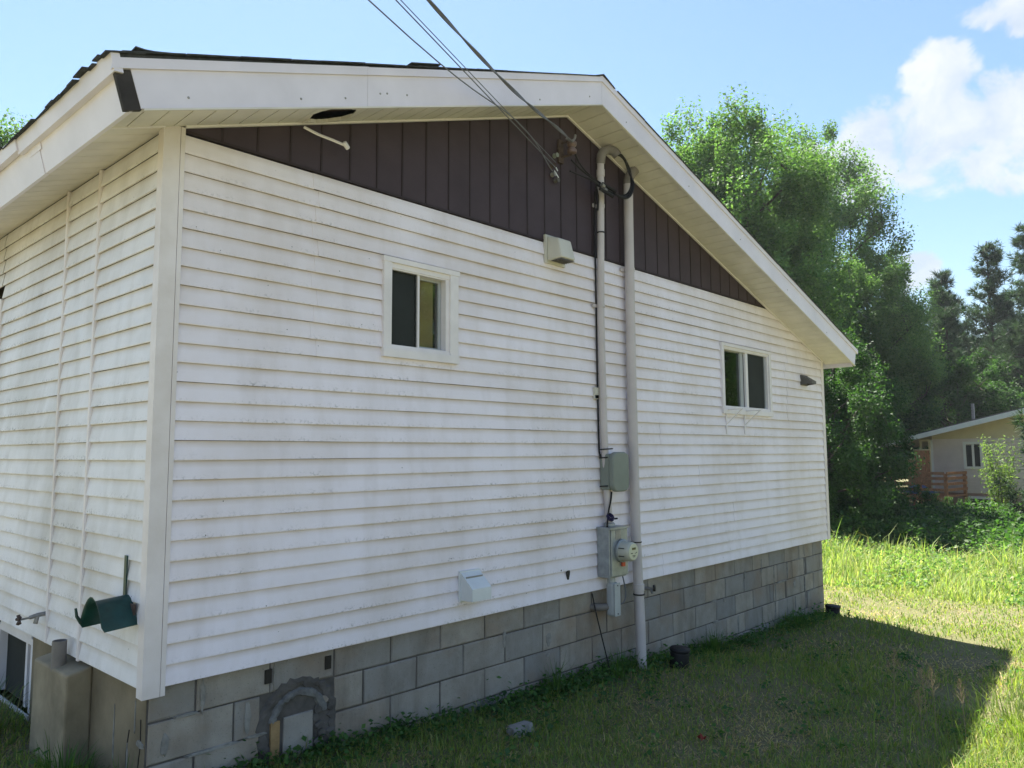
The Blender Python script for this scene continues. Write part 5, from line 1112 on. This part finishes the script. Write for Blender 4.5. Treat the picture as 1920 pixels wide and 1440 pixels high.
for i, (x, y, s, l) in enumerate(((25.5, 5.0, 0.8, 'dark shrub in front of the deck stairs'), (27.6, 4.4, 0.72, 'dark shrub in front of the deck railing'), (24.0, 5.2, 1.1, 'dark shrub between the far corner and the deck stairs'), (28.5, 3.3, 0.5, 'low shrub in front of the deck corner post'), (21.5, 5.6, 1.2, 'dark shrub close behind the far house corner'), (30.0, 2.2, 0.42, 'low shrub under the beige house basement window'))): shrub(x, y, s, l, i * 1.7)
# willow sapling: thin stems, pale narrow leaves
def sapling():
    r = np.random.default_rng(5); segs = []; P = []
    for i in range(11):
        a = r.uniform(0, 6.28); L = r.uniform(2.0, 3.3); sp_ = r.uniform(0.2, 0.75); pts = [(0.12 * math.cos(a), 0.12 * math.sin(a), -0.1), (0.5 * sp_ * math.cos(a), 0.5 * sp_ * math.sin(a), L * 0.5), (sp_ * math.cos(a), sp_ * math.sin(a), L)]; segs.append((pts, [0.018, 0.012, 0.004]))
        for j in range(230):
            t = r.uniform(0.35, 1.0); q = Vector(pts[1]).lerp(Vector(pts[2]), (t - .5) * 2) if t > .5 else Vector(pts[0]).lerp(Vector(pts[1]), t * 2); P.append(np.array(q) + r.normal(0, 0.12, 3))
    P = np.array(P); n = len(P); return branch_mesh(segs, M['bark'], 'trunk', 5), leaves(P, r.uniform(0.08, 0.16, n), r.normal(size=(n, 3)) + np.array([0, 0, .5]), np.array([(0.15, 0.22, 0.07), (0.20, 0.26, 0.08), (0.11, 0.18, 0.06)])[r.integers(0, 3, n)], 'crown', M['leaf'], 0.3)
tree('willow_sapling', sapling(), 31.5, 2.35, 'pale thin willow sapling in front of the beige house window', None, 1.0)
def undergrowth(N):
    x = rng.uniform(16.6, 29, N); y = rng.uniform(-9, 9, N); lump = 0.75 + 0.4 * vnoise(x, y, 1.6, 31) + 0.3 * vnoise(x, y, 4.2, 32); edge = np.clip((x - (17.1 + 0.5 * np.sin(y * 1.3))) / 0.9, 0, 1)
    P = np.c_[x, y, gnd(x, y) + np.clip(lump, 0.15, 1.3) * 0.92 * edge * rng.random(N) ** 0.6]; P = P[inview(P) & (edge > 0)]; n = len(P)
    nr = rng.normal(size=(n, 3)) * 0.7; nr[:, 2] += 0.9
    return leaves(P, rng.uniform(0.07, 0.17, n), nr, pick([(0.045, 0.10, 0.028), (0.06, 0.125, 0.03), (0.085, 0.15, 0.04), (0.035, 0.08, 0.025)], [.35, .3, .1, .25], n), 'undergrowth', M['leaf'], 0.55)
stuff('undergrowth', undergrowth(110000), 'dense dark green undergrowth between the tall grass and the beige house', 'undergrowth')

# ------------------------------------------------------------------ thin summer haze
hm = bpy.data.materials.new('haze'); hm.use_nodes = True; hn = hm.node_tree.nodes; hn.remove(hn['Principled BSDF'])
pv = hn.new('ShaderNodeVolumePrincipled'); pv.inputs['Color'].default_value = (0.86, 0.92, 1.0, 1); pv.inputs['Density'].default_value = 0.0004; pv.inputs['Anisotropy'].default_value = 0.3
hm.node_tree.links.new(pv.outputs[0], hn['Material Output'].inputs['Volume'])
tag(mesh('haze', *(lambda g: (g.V, g.F))(G().box((-605, -605, -3.2), (605, 605, 22.0))), hm, keep=True), 'thin summer haze over the whole yard', 'haze', None, 'stuff')
